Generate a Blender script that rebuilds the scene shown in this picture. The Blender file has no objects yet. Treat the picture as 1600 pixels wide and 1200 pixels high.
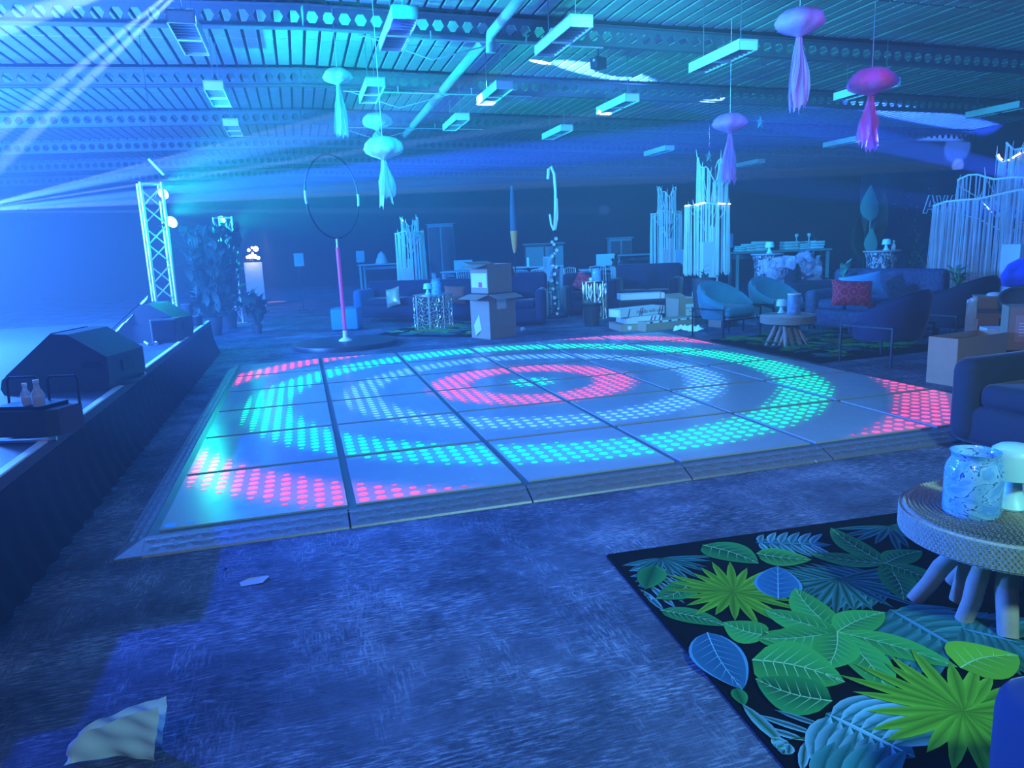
import bpy, bmesh, math, random
from mathutils import Vector, Matrix
R_ = math.radians
PI = math.pi
SC = bpy.context.scene
COL = SC.collection
rnd = random.Random(7)

# ------------------------------------------------------------------ camera
FPX = 1128.3                      # focal length in pixels of a 1600 px wide frame
CAM = Vector((0.8394, -3.8733, 1.427))
PITCH, YAW, ROLL = -0.1879, -0.27627, -0.0420
_cy, _sy, _cp, _sp = math.cos(YAW), math.sin(YAW), math.cos(PITCH), math.sin(PITCH)
FWD = Vector((-_sy * _cp, _cy * _cp, _sp))
_r0 = Vector((_cy, _sy, 0)); _u0 = _r0.cross(FWD)
RGT = _r0 * math.cos(ROLL) + _u0 * math.sin(ROLL)
UPV = -_r0 * math.sin(ROLL) + _u0 * math.cos(ROLL)
cam = bpy.data.objects.new('camera', bpy.data.cameras.new('camera'))
COL.objects.link(cam)
m = Matrix.Identity(4)
for i in range(3):
    m[i][0], m[i][1], m[i][2], m[i][3] = RGT[i], UPV[i], -FWD[i], CAM[i]
cam.matrix_world = m
cam.data.sensor_width = 36.0
cam.data.lens = FPX / 1600 * 36
cam.data.clip_start = 0.02
cam.data.clip_end = 200
SC.camera = cam

def ray(px, py):
    return FWD + RGT * ((px - 800) / FPX) + UPV * ((600 - py) / FPX)
def atz(px, py, z=0.0):            # where the sight line through a pixel of the photograph meets height z
    d = ray(px, py); return CAM + d * ((z - CAM.z) / d.z)
def aty(px, py, y):                # ... meets the plane y
    d = ray(px, py); return CAM + d * ((y - CAM.y) / d.y)
def atd(px, py, dep):              # ... at a depth along the camera axis
    return CAM + ray(px, py) * dep
def depth(p):
    return (Vector(p) - CAM).dot(FWD)
def pxsize(n, dep):                # n pixels at a depth, in metres
    return n * dep / FPX

# ------------------------------------------------------------------ colour management, world, haze
vs = SC.view_settings
vs.view_transform = 'Standard'; vs.look = 'None'; vs.gamma = 1.0; vs.use_curve_mapping = False
vs.exposure = 0.0
SC.cycles.use_denoising = True
SC.cycles.max_bounces = 4
SC.cycles.diffuse_bounces = 2
SC.cycles.glossy_bounces = 2
SC.cycles.transmission_bounces = 4
SC.cycles.volume_bounces = 0
SC.cycles.transparent_max_bounces = 8
SC.cycles.sample_clamp_indirect = 4.0
HAZE = 0.0135
w = bpy.data.worlds.new('World'); SC.world = w; w.use_nodes = True
nt = w.node_tree; nt.nodes.clear()
out = nt.nodes.new('ShaderNodeOutputWorld')
bg = nt.nodes.new('ShaderNodeBackground'); bg.inputs[0].default_value = (0.0, 0.02, 0.08, 1); bg.inputs[1].default_value = 0.05
vsn = nt.nodes.new('ShaderNodeVolumeScatter')
vsn.inputs['Color'].default_value = (0.9, 0.95, 1.0, 1); vsn.inputs['Density'].default_value = HAZE
vsn.inputs['Anisotropy'].default_value = 0.15
nt.links.new(bg.outputs[0], out.inputs[0]); nt.links.new(vsn.outputs[0], out.inputs[1])

# ------------------------------------------------------------------ lamps
def aim(o, target):
    d = (Vector(target) - o.location).normalized()
    o.rotation_euler = d.to_track_quat('-Z', 'Y').to_euler()
def lamp(name, kind, loc, color, power, target=None, size=0.1, angle=None, blend=0.3, scale=None):
    L = bpy.data.lights.new(name, kind); L.color = color; L.energy = power
    if kind == 'AREA': L.size = size
    else: L.shadow_soft_size = size
    if angle: L.spot_size = R_(angle); L.spot_blend = blend
    o = bpy.data.objects.new(name, L); COL.objects.link(o); o.location = loc
    if target is not None: aim(o, target)
    if scale: o.scale = scale
    return o
BLUE = (0.06, 0.2, 1.0); DEEP = (0.02, 0.08, 1.0); CYAN = (0.05, 0.55, 1.0); AQUA = (0.0, 1.0, 0.72); LILAC = (0.2, 0.36, 1.0)
LBEAM = Vector((-2.55, 5.2, 2.02))
# stage, lounge and tower washes; the hall, room and neutral fills are added
lamp('stage_wash', 'POINT', (-4.2, 5.0, 2.05), (0.05, 0.23, 1.0), 8600, size=0.4)
lamp('stage_wash', 'POINT', (-6.5, 11.5, 3.2), (0.02, 0.18, 1.0), 4600, size=0.4)
lamp('hall_fill', 'SPOT', (11.5, -4.5, 1.6), (0.0, 0.22, 1.0), 1000, (6.5, 9.0, 4.8), size=0.1, angle=75, blend=0.8)  # unseen spot added to lift the blue on the roof
lamp('room_fill', 'AREA', (9.0, 5.0, 3.9), (0.0, 0.17, 1.0), 130, (9, 5, 0), size=6)  # unseen soft panels added over the hall to light haze and furniture
lamp('room_fill', 'AREA', (8.0, 15.0, 3.9), (0.0, 0.18, 1.0), 210, (8, 15, 0), size=8)
lamp('room_fill', 'AREA', (3.0, 24.0, 3.9), (0.0, 0.22, 1.0), 300, (3, 24, 0), size=8)
lamp('lounge_wash', 'SPOT', (3.2, -5.6, 3.8), (0.34, 0.90, 0.92), 1050, (3.1, -1.6, 0), size=0.3, angle=72, blend=0.9)
lamp('tower_wash', 'SPOT', (3.0, 1.0, 4.1), (0.05, 0.55, 1.0), 3200, (9.5, 10.5, 1.2), size=0.15, angle=52, blend=0.6)
lamp('tower_wash', 'SPOT', (1.5, 3.0, 4.1), (0.0, 0.6, 0.85), 1300, (4.0, 14.5, 1.5), size=0.15, angle=40, blend=0.6)
lamp('neutral_fill', 'SPOT', (-0.5, -5.0, 3.9), (0.80, 0.74, 1.0), 520, (6.4, 3.6, 0.2), size=0.15, angle=46, blend=0.8)  # added fill that makes the cartons and lounge less blue
lamp('neutral_fill', 'SPOT', (-1.5, -4.8, 3.9), (0.8, 0.75, 1.0), 110, (0.6, 0.2, 0), size=0.15, angle=70, blend=0.8)  # added fill for the carpet beside the stage
# framed profile lamp over the stage: its shutters and gobo cut a stepped edge on the carpet by the stage
GP = Vector((-3.0, 3.2, 4.0))
g = lamp('profile_lamp', 'SPOT', GP, (0.005, 0.05, 1.0), 3400, (0.9, -0.2, 0), size=0.012, angle=58, blend=0.95)
g.data.use_nodes = True
gt = g.data.node_tree; em = gt.nodes['Emission']
def gm(op, a, b_=None, c=None):
    n_ = gt.nodes.new('ShaderNodeMath'); n_.operation = op
    for i, v in enumerate((a, b_, c)):
        if v is None: continue
        if isinstance(v, (int, float)): n_.inputs[i].default_value = v
        else: gt.links.new(v, n_.inputs[i])
    return n_.outputs[0]
geo = gt.nodes.new('ShaderNodeNewGeometry'); sx = gt.nodes.new('ShaderNodeSeparateXYZ'); gt.links.new(geo.outputs['Normal'], sx.inputs[0])
hx = gm('MULTIPLY_ADD', gm('DIVIDE', sx.outputs[0], sx.outputs[2]), -GP.z, GP.x)
hy = gm('MULTIPLY_ADD', gm('DIVIDE', sx.outputs[1], sx.outputs[2]), -GP.z, GP.y)
edge_ = 0.33
for y_, d_ in ((-0.93, -0.30), (-1.52, -0.16), (-1.75, 0.25)):      # steps of the gobo edge, towards the camera
    edge_ = gm('MULTIPLY_ADD', gm('LESS_THAN', hy, y_), d_, edge_)
for y_, d_ in ((2.0, 0.22), (7.3, -0.5)):
    edge_ = gm('MULTIPLY_ADD', gm('GREATER_THAN', hy, y_), d_, edge_)
k_ = gm('DIVIDE', gm('SUBTRACT', hx, edge_), 0.022)
k_.node.use_clamp = True
gt.links.new(gm('MULTIPLY_ADD', k_, 0.97, 0.03), em.inputs['Strength'])
TR_SPILL = atd(372, 360, 15.2)
# truss lamps: aqua heads that look up across the hall
lamp('truss_beam', 'SPOT', (-1.05, 8.1, 2.45), AQUA, 2500, (4.5, 5.6, 4.6), size=0.05, angle=75, blend=0.9)
lamp('truss_beam', 'SPOT', (-0.95, 8.05, 2.1), AQUA, 1900, (3.0, 9.0, 4.4), size=0.05, angle=85, blend=0.9)
lamp('truss_beam', 'SPOT', (-0.6, 14.0, 2.2), AQUA, 900, (5.0, 13.0, 3.6), size=0.05, angle=70, blend=0.9)
lamp('truss_spill', 'POINT', (-0.75, 7.9, 1.9), AQUA, 60, size=0.1)  # points added for the lamps' spill, to green the trusses
lamp('truss_spill', 'POINT', TR_SPILL, AQUA, 60, size=0.1)
lamp('pink_spot', 'SPOT', (7.4, 0.3, 3.9), (1.0, 0.03, 0.35), 160, (6.9, 3.2, 3.2), size=0.05, angle=36, blend=0.7)

lamp('pink_spot', 'SPOT', (2.6, 4.6, 0.5), (1.0, 0.05, 0.45), 60, (1.42, 7.45, 1.0), size=0.03, angle=34, blend=0.6)  # added spot that pinks the hoop pole; no head stands here

def beam(px, py, dep, src, color, power, ang, blend=0.4):
    return lamp('beam_head', 'SPOT', src, color, power * 150, atd(px, py, dep), size=0.01, angle=ang, blend=blend)
# fans of beams thrown by moving heads at the stage edge ...
for px, py, dep, col, e, a in ((740, 124, 12, LILAC, 4500, 1.1), (760, 150, 12, BLUE, 2600, 4.4), (800, 200, 12, LILAC, 4500, .6),
                               (850, 240, 12, DEEP, 6500, 3.6), (800, 276, 12, BLUE, 4500, 2.2), (800, 291, 12, LILAC, 4500, .5), (400, 330, 12, LILAC, 1500, .6)):
    beam(px, py, dep, LBEAM, col, e, a)
# ... from a head far off on the right ...
RBEAM = atd(2150, 400, 11)
for px, py, dep, col, e, a in ((900, 118, 8, DEEP, 4500, 2.4), (900, 160, 8, LILAC, 3000, .4), (900, 195, 8, LILAC, 3000, .4), (800, 236, 9, DEEP, 9000, 2.0), (900, 262, 9, LILAC, 3000, .3)):
    beam(px, py, dep, RBEAM, col, e, a)
# ... and from above the stage towards its near side
UBEAM = atd(345, -75, 6)
for px, py, dep, col, e, a in ((70, 190, 5.8, LILAC, 2600, 2.6), (20, 190, 5.8, LILAC, 2600, 2.6), (-60, 60, 5.8, LILAC, 1800, 6)):
    beam(px, py, dep, UBEAM, col, e, a)
# ------------------------------------------------------------------ materials
MATS = {}
def nodes(name):
    mt = bpy.data.materials.new(name); mt.use_nodes = True
    n = mt.node_tree; b = n.nodes['Principled BSDF']
    return mt, n, b
def link(n, a, b): n.links.new(a, b)
def mat(name, col, rough=0.6, metal=0.0, noise=0.12, scale=30.0, bump=0.0, sheen=0.0, spec=None, alpha=None, trans=0.0):
    """plain surface with a little procedural mottling and relief"""
    if name in MATS: return MATS[name]
    mt, n, b = nodes(name)
    tc = n.nodes.new('ShaderNodeTexCoord')
    nz = n.nodes.new('ShaderNodeTexNoise'); nz.inputs['Scale'].default_value = scale; nz.inputs['Detail'].default_value = 3
    link(n, tc.outputs['Object'], nz.inputs['Vector'])
    mx = n.nodes.new('ShaderNodeMix'); mx.data_type = 'RGBA'
    mx.inputs['A'].default_value = [c * (1 - noise) for c in col] + [1]
    mx.inputs['B'].default_value = [min(1, c * (1 + noise)) for c in col] + [1]
    link(n, nz.outputs['Fac'], mx.inputs['Factor']); link(n, mx.outputs['Result'], b.inputs['Base Color'])
    b.inputs['Roughness'].default_value = rough; b.inputs['Metallic'].default_value = metal
    if spec is not None: b.inputs['Specular IOR Level'].default_value = spec
    if sheen: b.inputs['Sheen Weight'].default_value = sheen; b.inputs['Sheen Roughness'].default_value = 0.35
    if trans: b.inputs['Transmission Weight'].default_value = trans
    if alpha is not None: b.inputs['Alpha'].default_value = alpha
    if bump:
        bp = n.nodes.new('ShaderNodeBump'); bp.inputs['Strength'].default_value = bump; bp.inputs['Distance'].default_value = 0.01
        link(n, nz.outputs['Fac'], bp.inputs['Height']); link(n, bp.outputs[0], b.inputs['Normal'])
    MATS[name] = mt; return mt
def emit(name, col, strength, base=(0.8, 0.8, 0.8)):
    if name in MATS: return MATS[name]
    mt, n, b = nodes(name)
    b.inputs['Base Color'].default_value = (*base, 1); b.inputs['Emission Color'].default_value = (*col, 1)
    b.inputs['Emission Strength'].default_value = strength
    MATS[name] = mt; return mt

def mat_carpet():
    mt, n, b = nodes('carpet')
    tc = n.nodes.new('ShaderNodeTexCoord')
    def streak(sx, sy, det, seed):
        mp = n.nodes.new('ShaderNodeMapping'); mp.inputs['Scale'].default_value = (sx, sy, 1); mp.inputs['Location'].default_value = (seed, seed * 2, 0)
        link(n, tc.outputs['Object'], mp.inputs['Vector'])
        z = n.nodes.new('ShaderNodeTexNoise'); z.inputs['Scale'].default_value = 1; z.inputs['Detail'].default_value = det; z.inputs['Roughness'].default_value = 0.7
        link(n, mp.outputs[0], z.inputs['Vector']); return z.outputs['Fac']
    def mth(op, a, b_, c=None):
        q = n.nodes.new('ShaderNodeMath'); q.operation = op
        for i, x in enumerate((a, b_, c)):
            if x is None: continue
            if isinstance(x, (int, float)): q.inputs[i].default_value = x
            else: link(n, x, q.inputs[i])
        return q.outputs[0]
    def ramp_(x, lo, hi):
        q = n.nodes.new('ShaderNodeMapRange'); q.inputs['From Min'].default_value = lo; q.inputs['From Max'].default_value = hi; link(n, x, q.inputs['Value']); return q.outputs[0]
    h = ramp_(streak(15, 95, 6, 3.1), .45, .66); v = ramp_(streak(95, 15, 6, 9.7), .45, .66)
    ma = ramp_(streak(1.1, 3.2, 4, 4.4), .40, .58); mb = ramp_(streak(3.4, 1.2, 4, 14.4), .46, .62)
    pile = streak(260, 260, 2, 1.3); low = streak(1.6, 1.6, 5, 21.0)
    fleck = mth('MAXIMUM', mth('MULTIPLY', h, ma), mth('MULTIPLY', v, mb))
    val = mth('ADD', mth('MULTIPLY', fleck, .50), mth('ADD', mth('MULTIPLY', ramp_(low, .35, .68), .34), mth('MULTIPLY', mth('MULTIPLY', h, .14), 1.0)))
    val = mth('ADD', val, mth('MULTIPLY_ADD', pile, .5, -.25))
    class ad: pass
    ad.outputs = [val]
    r = n.nodes.new('ShaderNodeValToRGB'); e = r.color_ramp.elements
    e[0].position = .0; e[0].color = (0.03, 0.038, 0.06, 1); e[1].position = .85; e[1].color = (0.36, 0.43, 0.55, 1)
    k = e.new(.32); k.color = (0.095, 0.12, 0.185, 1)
    link(n, val, r.inputs['Fac']); link(n, r.outputs['Color'], b.inputs['Base Color'])
    b.inputs['Roughness'].default_value = 0.95; b.inputs['Specular IOR Level'].default_value = 0.1
    bp = n.nodes.new('ShaderNodeBump'); bp.inputs['Strength'].default_value = 0.5; bp.inputs['Distance'].default_value = 0.006
    link(n, ad.outputs[0], bp.inputs['Height']); link(n, bp.outputs[0], b.inputs['Normal'])
    return mt

def mat_attr(name, rough=0.6, emis=0.0, spec=None, metal=0.0):
    """colour (or emission) read from the mesh's own 'Col' attribute: printed or lit pieces"""
    if name in MATS: return MATS[name]
    mt, n, b = nodes(name)
    a = n.nodes.new('ShaderNodeVertexColor'); a.layer_name = 'Col'
    if emis:
        link(n, a.outputs['Color'], b.inputs['Emission Color']); b.inputs['Emission Strength'].default_value = emis
        b.inputs['Base Color'].default_value = (0.05, 0.05, 0.05, 1)
    else: link(n, a.outputs['Color'], b.inputs['Base Color'])
    b.inputs['Roughness'].default_value = rough; b.inputs['Metallic'].default_value = metal
    if spec is not None: b.inputs['Specular IOR Level'].default_value = spec
    MATS[name] = mt; return mt

# ------------------------------------------------------------------ mesh building
class MB:
    def __init__(s): s.v = []; s.f = []; s.c = None; s.cols = []
    def add(s, vs, fs, M=None, col=None):
        k = len(s.v)
        s.v += [tuple(M @ Vector(p)) for p in vs] if M is not None else [tuple(p) for p in vs]
        s.f += [tuple(i + k for i in f) for f in fs]
        s.cols += [col] * len(fs)
        return s
    def box(s, c, d, M=None, col=None, taper=1.0):
        x, y, z = d[0] / 2, d[1] / 2, d[2] / 2; t = taper
        v = [(c[0] + a * x * (t if e > 0 else 1), c[1] + b_ * y * (t if e > 0 else 1), c[2] + e * z) for e in (-1, 1) for b_ in (-1, 1) for a in (-1, 1)]
        return s.add(v, [(0, 2, 3, 1), (4, 5, 7, 6), (0, 1, 5, 4), (2, 6, 7, 3), (0, 4, 6, 2), (1, 3, 7, 5)], M, col)
    def rbox(s, c, d, r, seg=2, M=None, col=None):
        bm = bmesh.new(); bmesh.ops.create_cube(bm, size=1)
        for v in bm.verts: v.co = Vector((v.co.x * d[0], v.co.y * d[1], v.co.z * d[2]))
        bmesh.ops.bevel(bm, geom=list(bm.edges), offset=min(r, min(d) * .49), segments=seg, profile=.5, affect='EDGES')
        bm.verts.index_update()
        s.add([v.co + Vector(c) for v in bm.verts], [[v.index for v in f.verts] for f in bm.faces], M, col); bm.free(); return s
    def tube(s, pts, r, n=6, caps=True, M=None, col=None):
        pts = [Vector(p) for p in pts]; N = len(pts)
        rs = r if isinstance(r, (list, tuple)) else [r] * N
        vs = []; fs = []; up = None
        for i, p in enumerate(pts):
            t = (pts[min(i + 1, N - 1)] - pts[max(i - 1, 0)]).normalized()
            if up is None:
                up = Vector((0, 0, 1)) if abs(t.z) < .9 else Vector((1, 0, 0))
            a = (up - t * up.dot(t)).normalized(); b = t.cross(a); up = a
            for k in range(n):
                q = 2 * PI * k / n; vs.append(p + (a * math.cos(q) + b * math.sin(q)) * rs[i])
        for i in range(N - 1):
            for k in range(n):
                k2 = (k + 1) % n; fs.append((i * n + k, i * n + k2, (i + 1) * n + k2, (i + 1) * n + k))
        if caps: fs += [tuple(range(n - 1, -1, -1)), tuple((N - 1) * n + k for k in range(n))]
        return s.add(vs, fs, M, col)
    def lathe(s, prof, n=24, M=None, col=None, wob=None):
        vs = []; fs = []; N = len(prof)
        for i, (r, z) in enumerate(prof):
            for k in range(n):
                a = 2 * PI * k / n; rr = r * (1 + (wob(a, i) if wob else 0)); vs.append((rr * math.cos(a), rr * math.sin(a), z))
        for i in range(N - 1):
            for k in range(n):
                k2 = (k + 1) % n; fs.append((i * n + k, i * n + k2, (i + 1) * n + k2, (i + 1) * n + k))
        if prof[0][0] > 1e-4: fs.append(tuple(range(n - 1, -1, -1)))
        if prof[-1][0] > 1e-4: fs.append(tuple((N - 1) * n + k for k in range(n)))
        return s.add(vs, fs, M, col)
    def prism(s, poly, z0, z1, M=None, col=None):
        n = len(poly); v = [(p[0], p[1], z0) for p in poly] + [(p[0], p[1], z1) for p in poly]
        f = [tuple(range(n - 1, -1, -1)), tuple(range(n, 2 * n))] + [(i, (i + 1) % n, (i + 1) % n + n, i + n) for i in range(n)]
        return s.add(v, f, M, col)
    def grid(s, fn, nu, nv, M=None, col=None, closeu=False):
        vs = [fn(i / (nu if closeu else nu - 1), j / (nv - 1)) for j in range(nv) for i in range(nu)]
        fs = [(j * nu + i, j * nu + (i + 1) % nu, (j + 1) * nu + (i + 1) % nu, (j + 1) * nu + i) for j in range(nv - 1) for i in range(nu if closeu else nu - 1)]
        return s.add(vs, fs, M, col)
    def mesh(s, name, mt, smooth=None):
        me = bpy.data.meshes.new(name); me.from_pydata(s.v, [], s.f)
        if any(c is not None for c in s.cols):
            at = me.color_attributes.new('Col', 'FLOAT_COLOR', 'CORNER'); buf = []
            for f, c in zip(s.f, s.cols):
                if c and isinstance(c[0], (tuple, list)):
                    for k in range(len(f)): buf += [*c[k], 1.0]
                else: buf += [*(c or (0, 0, 0)), 1.0] * len(f)
            at.data.foreach_set('color', buf)
        if mt: me.materials.append(mt)
        if smooth:
            me.polygons.foreach_set('use_smooth', [True] * len(me.polygons)); me.set_sharp_from_angle(angle=R_(smooth))
        me.update(); return me
    def build(s, name, mt, parent=None, smooth=None, loc=None, rot=None, kind=None, label=None):
        o = bpy.data.objects.new(name, s.mesh(name, mt, smooth)); COL.objects.link(o)
        if parent is not None: o.parent = parent
        if loc is not None: o.location = loc
        if rot is not None: o.rotation_euler = rot
        if kind: o['kind'] = kind
        if label: o['label'] = label
        return o
def tag(o, label, cat, group=None, kind=None):
    o['label'] = label; o['category'] = cat
    if group: o['group'] = group
    if kind: o['kind'] = kind
    return o
def thing(name, label, cat, loc=(0, 0, 0), rz=0.0, group=None, rot=None):
    o = bpy.data.objects.new(name, None); COL.objects.link(o); o.location = loc; o.empty_display_size = .1
    o.rotation_euler = rot if rot is not None else (0, 0, rz)
    return tag(o, label, cat, group)
def struct(o): o['kind'] = 'structure'; return o
def copy_tree(o, parent=None):
    c = o.copy(); COL.objects.link(c)
    if parent is not None: c.parent = parent; c.matrix_parent_inverse = o.matrix_parent_inverse
    for ch in list(o.children): copy_tree(ch, c)
    return c
def again(o, loc, rz=0.0, label=None, rot=None):
    c = copy_tree(o); c.location = loc; c.rotation_euler = rot if rot is not None else (0, 0, rz)
    if label: c['label'] = label
    return c
T3 = Matrix.Translation
def RZ(a): return Matrix.Rotation(a, 4, 'Z')
def RX(a): return Matrix.Rotation(a, 4, 'X')
def RY(a): return Matrix.Rotation(a, 4, 'Y')

M_black = mat('black_paint', (0.012, 0.013, 0.016), .5)
M_dark = mat('dark_drape', (0.012, 0.016, 0.024), .95, noise=.4, scale=3)
M_white = mat('white_paint', (0.75, 0.77, 0.78), .45, noise=.04)
M_alu = mat('aluminium', (0.6, 0.62, 0.64), .35, 1.0, noise=.08)
M_card = mat('cardboard', (0.42, 0.29, 0.2), .85, noise=.1, scale=18)
M_label = mat('paper_label', (0.8, 0.8, 0.78), .7, noise=.03)
M_ink = mat('ink', (0.02, 0.02, 0.025), .7)

# ------------------------------------------------------------------ room shell
CEIL = 4.35
RX0, RX1, RY0, RY1 = -10.0, 21.0, -7.5, 32.0
def slab(name, c, d, mt):
    return struct(MB().box(c, d).build(name, mt))
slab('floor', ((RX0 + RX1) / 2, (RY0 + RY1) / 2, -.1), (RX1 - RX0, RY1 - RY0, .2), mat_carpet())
slab('wall_left', (RX0 - .1, (RY0 + RY1) / 2, 2.4), (.2, RY1 - RY0, 5.2), M_dark)
slab('wall_right', (RX1 + .1, (RY0 + RY1) / 2, 2.4), (.2, RY1 - RY0, 5.2), M_dark)
slab('wall_back', ((RX0 + RX1) / 2, RY1 + .1, 2.4), (RX1 - RX0, .2, 5.2), M_dark)
slab('wall_front', ((RX0 + RX1) / 2, RY0 - .1, 2.4), (RX1 - RX0, .2, 5.2), M_dark)

# roof: a shallow gable of boards laid along y over castellated beams that run along x
RIDGE = 1.2
def roofz(x): return CEIL + .42 - .022 * abs(x - RIDGE)
M_board = mat('roof_board', (0.30, 0.33, 0.33), .8, noise=.25, scale=5, bump=.2)
ceil = MB()
for a, b in ((RX0 - .2, RIDGE), (RIDGE, RX1 + .2)):
    y0, y1 = RY0 - .2, RY1 + .2
    za, zb = roofz(a) + .035, roofz(b) + .035
    ceil.add([(a, y0, za), (b, y0, zb), (b, y1, zb), (a, y1, za), (a, y0, za + .1), (b, y0, zb + .1), (b, y1, zb + .1), (a, y1, za + .1)],
             [(0, 3, 2, 1), (4, 5, 6, 7), (0, 1, 5, 4), (2, 3, 7, 6), (0, 4, 7, 3), (1, 2, 6, 5)])
ceiling = struct(ceil.build('ceiling', M_black))
BEAM_Y = (3.3, 6.9, 10.4, 14.3, 18.2, 22.1, 26.0)
BW = .225
rows = [(RY0 + .3, 3.15)] + [(BEAM_Y[i] + .12, BEAM_Y[i + 1] - .12) for i in range(6)]
def board_mesh(L):
    me = MB().rbox((0, 0, 0), (BW - .042, L, .03), .008, 1); return me.mesh('ceiling_board', M_board, 30)
n_b = 0
rest = MB()
for ri, (a, b) in enumerate(rows):
    if ri == 0: a = 1.0
    half = (b - a) / 2 - .02
    me = board_mesh(half - .01)
    k0 = int((-6 - RX0) / BW) if ri < 4 else 0
    for k in range(int((RX1 - RX0) / BW)):
        x = RX0 + (k + .5) * BW
        for h in (0, 1):
            y = a + (h + .5) * (b - a) / 2
            p = Vector((x, y, roofz(x)))
            d = p - CAM; f = d.dot(FWD); u = 800 + FPX * d.dot(RGT) / f if f > .1 else -999; v_ = 600 - FPX * d.dot(UPV) / f if f > .1 else 9999
            if -60 < u < 1660 and v_ > -60 and n_b < 298 and 1 <= ri <= 3:
                o = bpy.data.objects.new('ceiling_board', me); COL.objects.link(o); o.parent = ceiling; o.location = p + Vector((0, 0, rnd.uniform(-.006, .006)))
                o.rotation_euler = (rnd.uniform(-.002, .002), .022 if x > RIDGE else -.022, 0); n_b += 1
            else: rest.box(p, (BW - .042, half - .01, .03))
rest.build('ceiling_boarding', M_board, ceiling, kind='stuff')

# castellated beams: flanges and a web cut by hexagonal holes
def castellated(x0, x1):
    b = MB(); n = int((x1 - x0) / .215); hz = .30; c = hz / 2; q = .075
    b.box(((x0 + x1) / 2, 0, hz - .008), (x1 - x0, .14, .016)).box(((x0 + x1) / 2, 0, .008), (x1 - x0, .14, .016))
    for i in range(n):                       # each cell: the web round one hexagon
        xa = x0 + i * .215; xb = xa + .215; xc = (xa + xb) / 2
        hexa = [(xc - .085, c), (xc - .04, c + q), (xc + .04, c + q), (xc + .085, c), (xc + .04, c - q), (xc - .04, c - q)]
        rect = [(xa, c), (xa, hz), (xb, hz), (xb, c), (xb, 0), (xa, 0)]
        v = [(p[0], yy, p[1]) for yy in (-.012, .012) for p in rect + hexa]
        f = []
        for s_, o_ in ((0, 0), (1, 12)):
            for j in range(6):
                k = (j + 1) % 6; qd = (o_ + j, o_ + k, o_ + 6 + k, o_ + 6 + j); f.append(qd if s_ else qd[::-1])
        for j in range(6): k = (j + 1) % 6; f.append((6 + j, 6 + k, 18 + k, 18 + j))
        b.add(v, f)
    return b
M_steel = mat('beam_steel', (0.16, 0.18, 0.2), .55, .3, noise=.2)
M_pipe = mat('pipe_paint', (0.45, 0.5, 0.5), .4)
mL = castellated(RX0, RIDGE).mesh('roof_beam', M_steel); mR = castellated(RIDGE, RX1).mesh('roof_beam', M_steel)
for i, y in enumerate(BEAM_Y):
    b_ = bpy.data.objects.new('trim_%d' % (i + 1), None); COL.objects.link(b_); struct(b_)
    for me, sg in ((mL, -1), (mR, 1)):
        o = bpy.data.objects.new('roof_beam', me); COL.objects.link(o); o.parent = b_
        o.location = (RIDGE, y, CEIL + .07); o.rotation_euler = (0, .022 * sg, 0)
        o.location = (RIDGE - RIDGE * math.cos(.022), y, CEIL + .07 + RIDGE * math.sin(.022 * sg))
    if i in (1, 2, 3):                        # tie rod with struts below
        r = MB(); r.tube([(1.9, y - .1, CEIL - .02), (5.5, y - .1, CEIL - .06)], .014, 5)
        for xx in (2.9, 4.3): r.tube([(xx, y - .1, CEIL + .08), (xx, y - .1, CEIL - .05)], .012, 5)
        r.tube([(2.0, y - .1, CEIL - .02), (2.9, y - .1, CEIL - .3), (3.9, y - .1, CEIL - .04)], .01, 5)
        r.build('tie_rod', M_pipe, b_)
p_ = struct(MB().tube([(3.7, 1.5, CEIL + .05), (3.72, 6.6, CEIL + .02)], .07, 12).tube([(3.72, 6.6, CEIL + .02), (3.74, 6.72, CEIL - .03), (3.74, 6.74, CEIL - .2)], .07, 12).build('trim_8', M_pipe, None, 40))
p_ = struct(MB().tube([(3.75, 7.1, CEIL + .05), (3.78, 15.6, CEIL + .02)], .08, 12).build('trim_9', M_pipe, None, 40))

# ------------------------------------------------------------------ dance floor
TOP = 0.07
GREEN = (0.0, 1.0, 0.48); TEAL = (0.0, 1.0, 0.8); PINK = (1.0, 0.07, 0.24); SKY = (0.09, 0.40, 1.5)
def led(x, y):
    r = math.hypot(x - 3, y - 3)
    def band(a, b): return max(0.0, min(1.0, (r - a) / .10 + .5, (b - r) / .10 + .5))
    for a, b, c in ((-1, .22, (0, 1, .75)), (.64, 1.03, PINK), (1.54, 1.88, SKY), (2.36, 2.78, GREEN), (3.27, 3.66, PINK)):
        k = band(a, b)
        if k > 0.02: return c, k
    return None, 0.0
M_panel = None
def mat_panel():
    mt, n, b = nodes('milky_acrylic')
    a = n.nodes.new('ShaderNodeVertexColor'); a.layer_name = 'Col'
    link(n, a.outputs['Color'], b.inputs['Emission Color']); b.inputs['Emission Strength'].default_value = 0.22
    nz = n.nodes.new('ShaderNodeTexNoise'); nz.inputs['Scale'].default_value = 9; nz.inputs['Detail'].default_value = 6
    r = n.nodes.new('ShaderNodeMapRange'); r.inputs['To Min'].default_value = .12; r.inputs['To Max'].default_value = .34
    link(n, nz.outputs['Fac'], r.inputs['Value']); link(n, r.outputs[0], b.inputs['Roughness'])
    b.inputs['Base Color'].default_value = (0.28, 0.37, 0.39, 1)
    mt.cycles.emission_sampling = 'NONE'
    return mt
M_panel = mat_panel()
M_led = mat_attr('led_light', .3, 1.9); M_led.cycles.emission_sampling = 'NONE'
M_floorframe = mat('floor_frame', (0.10, 0.115, 0.13), .35, .4)
floor_ = thing('dance_floor', 'illuminated dance floor of square milky panels showing pink, green and blue light rings', 'dance floor')
MB().box((3, 3, .03), (6.06, 6.06, .06)).build('base_frame', M_floorframe, floor_)
floor_['kind'] = 'thing'
G = .024
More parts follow.
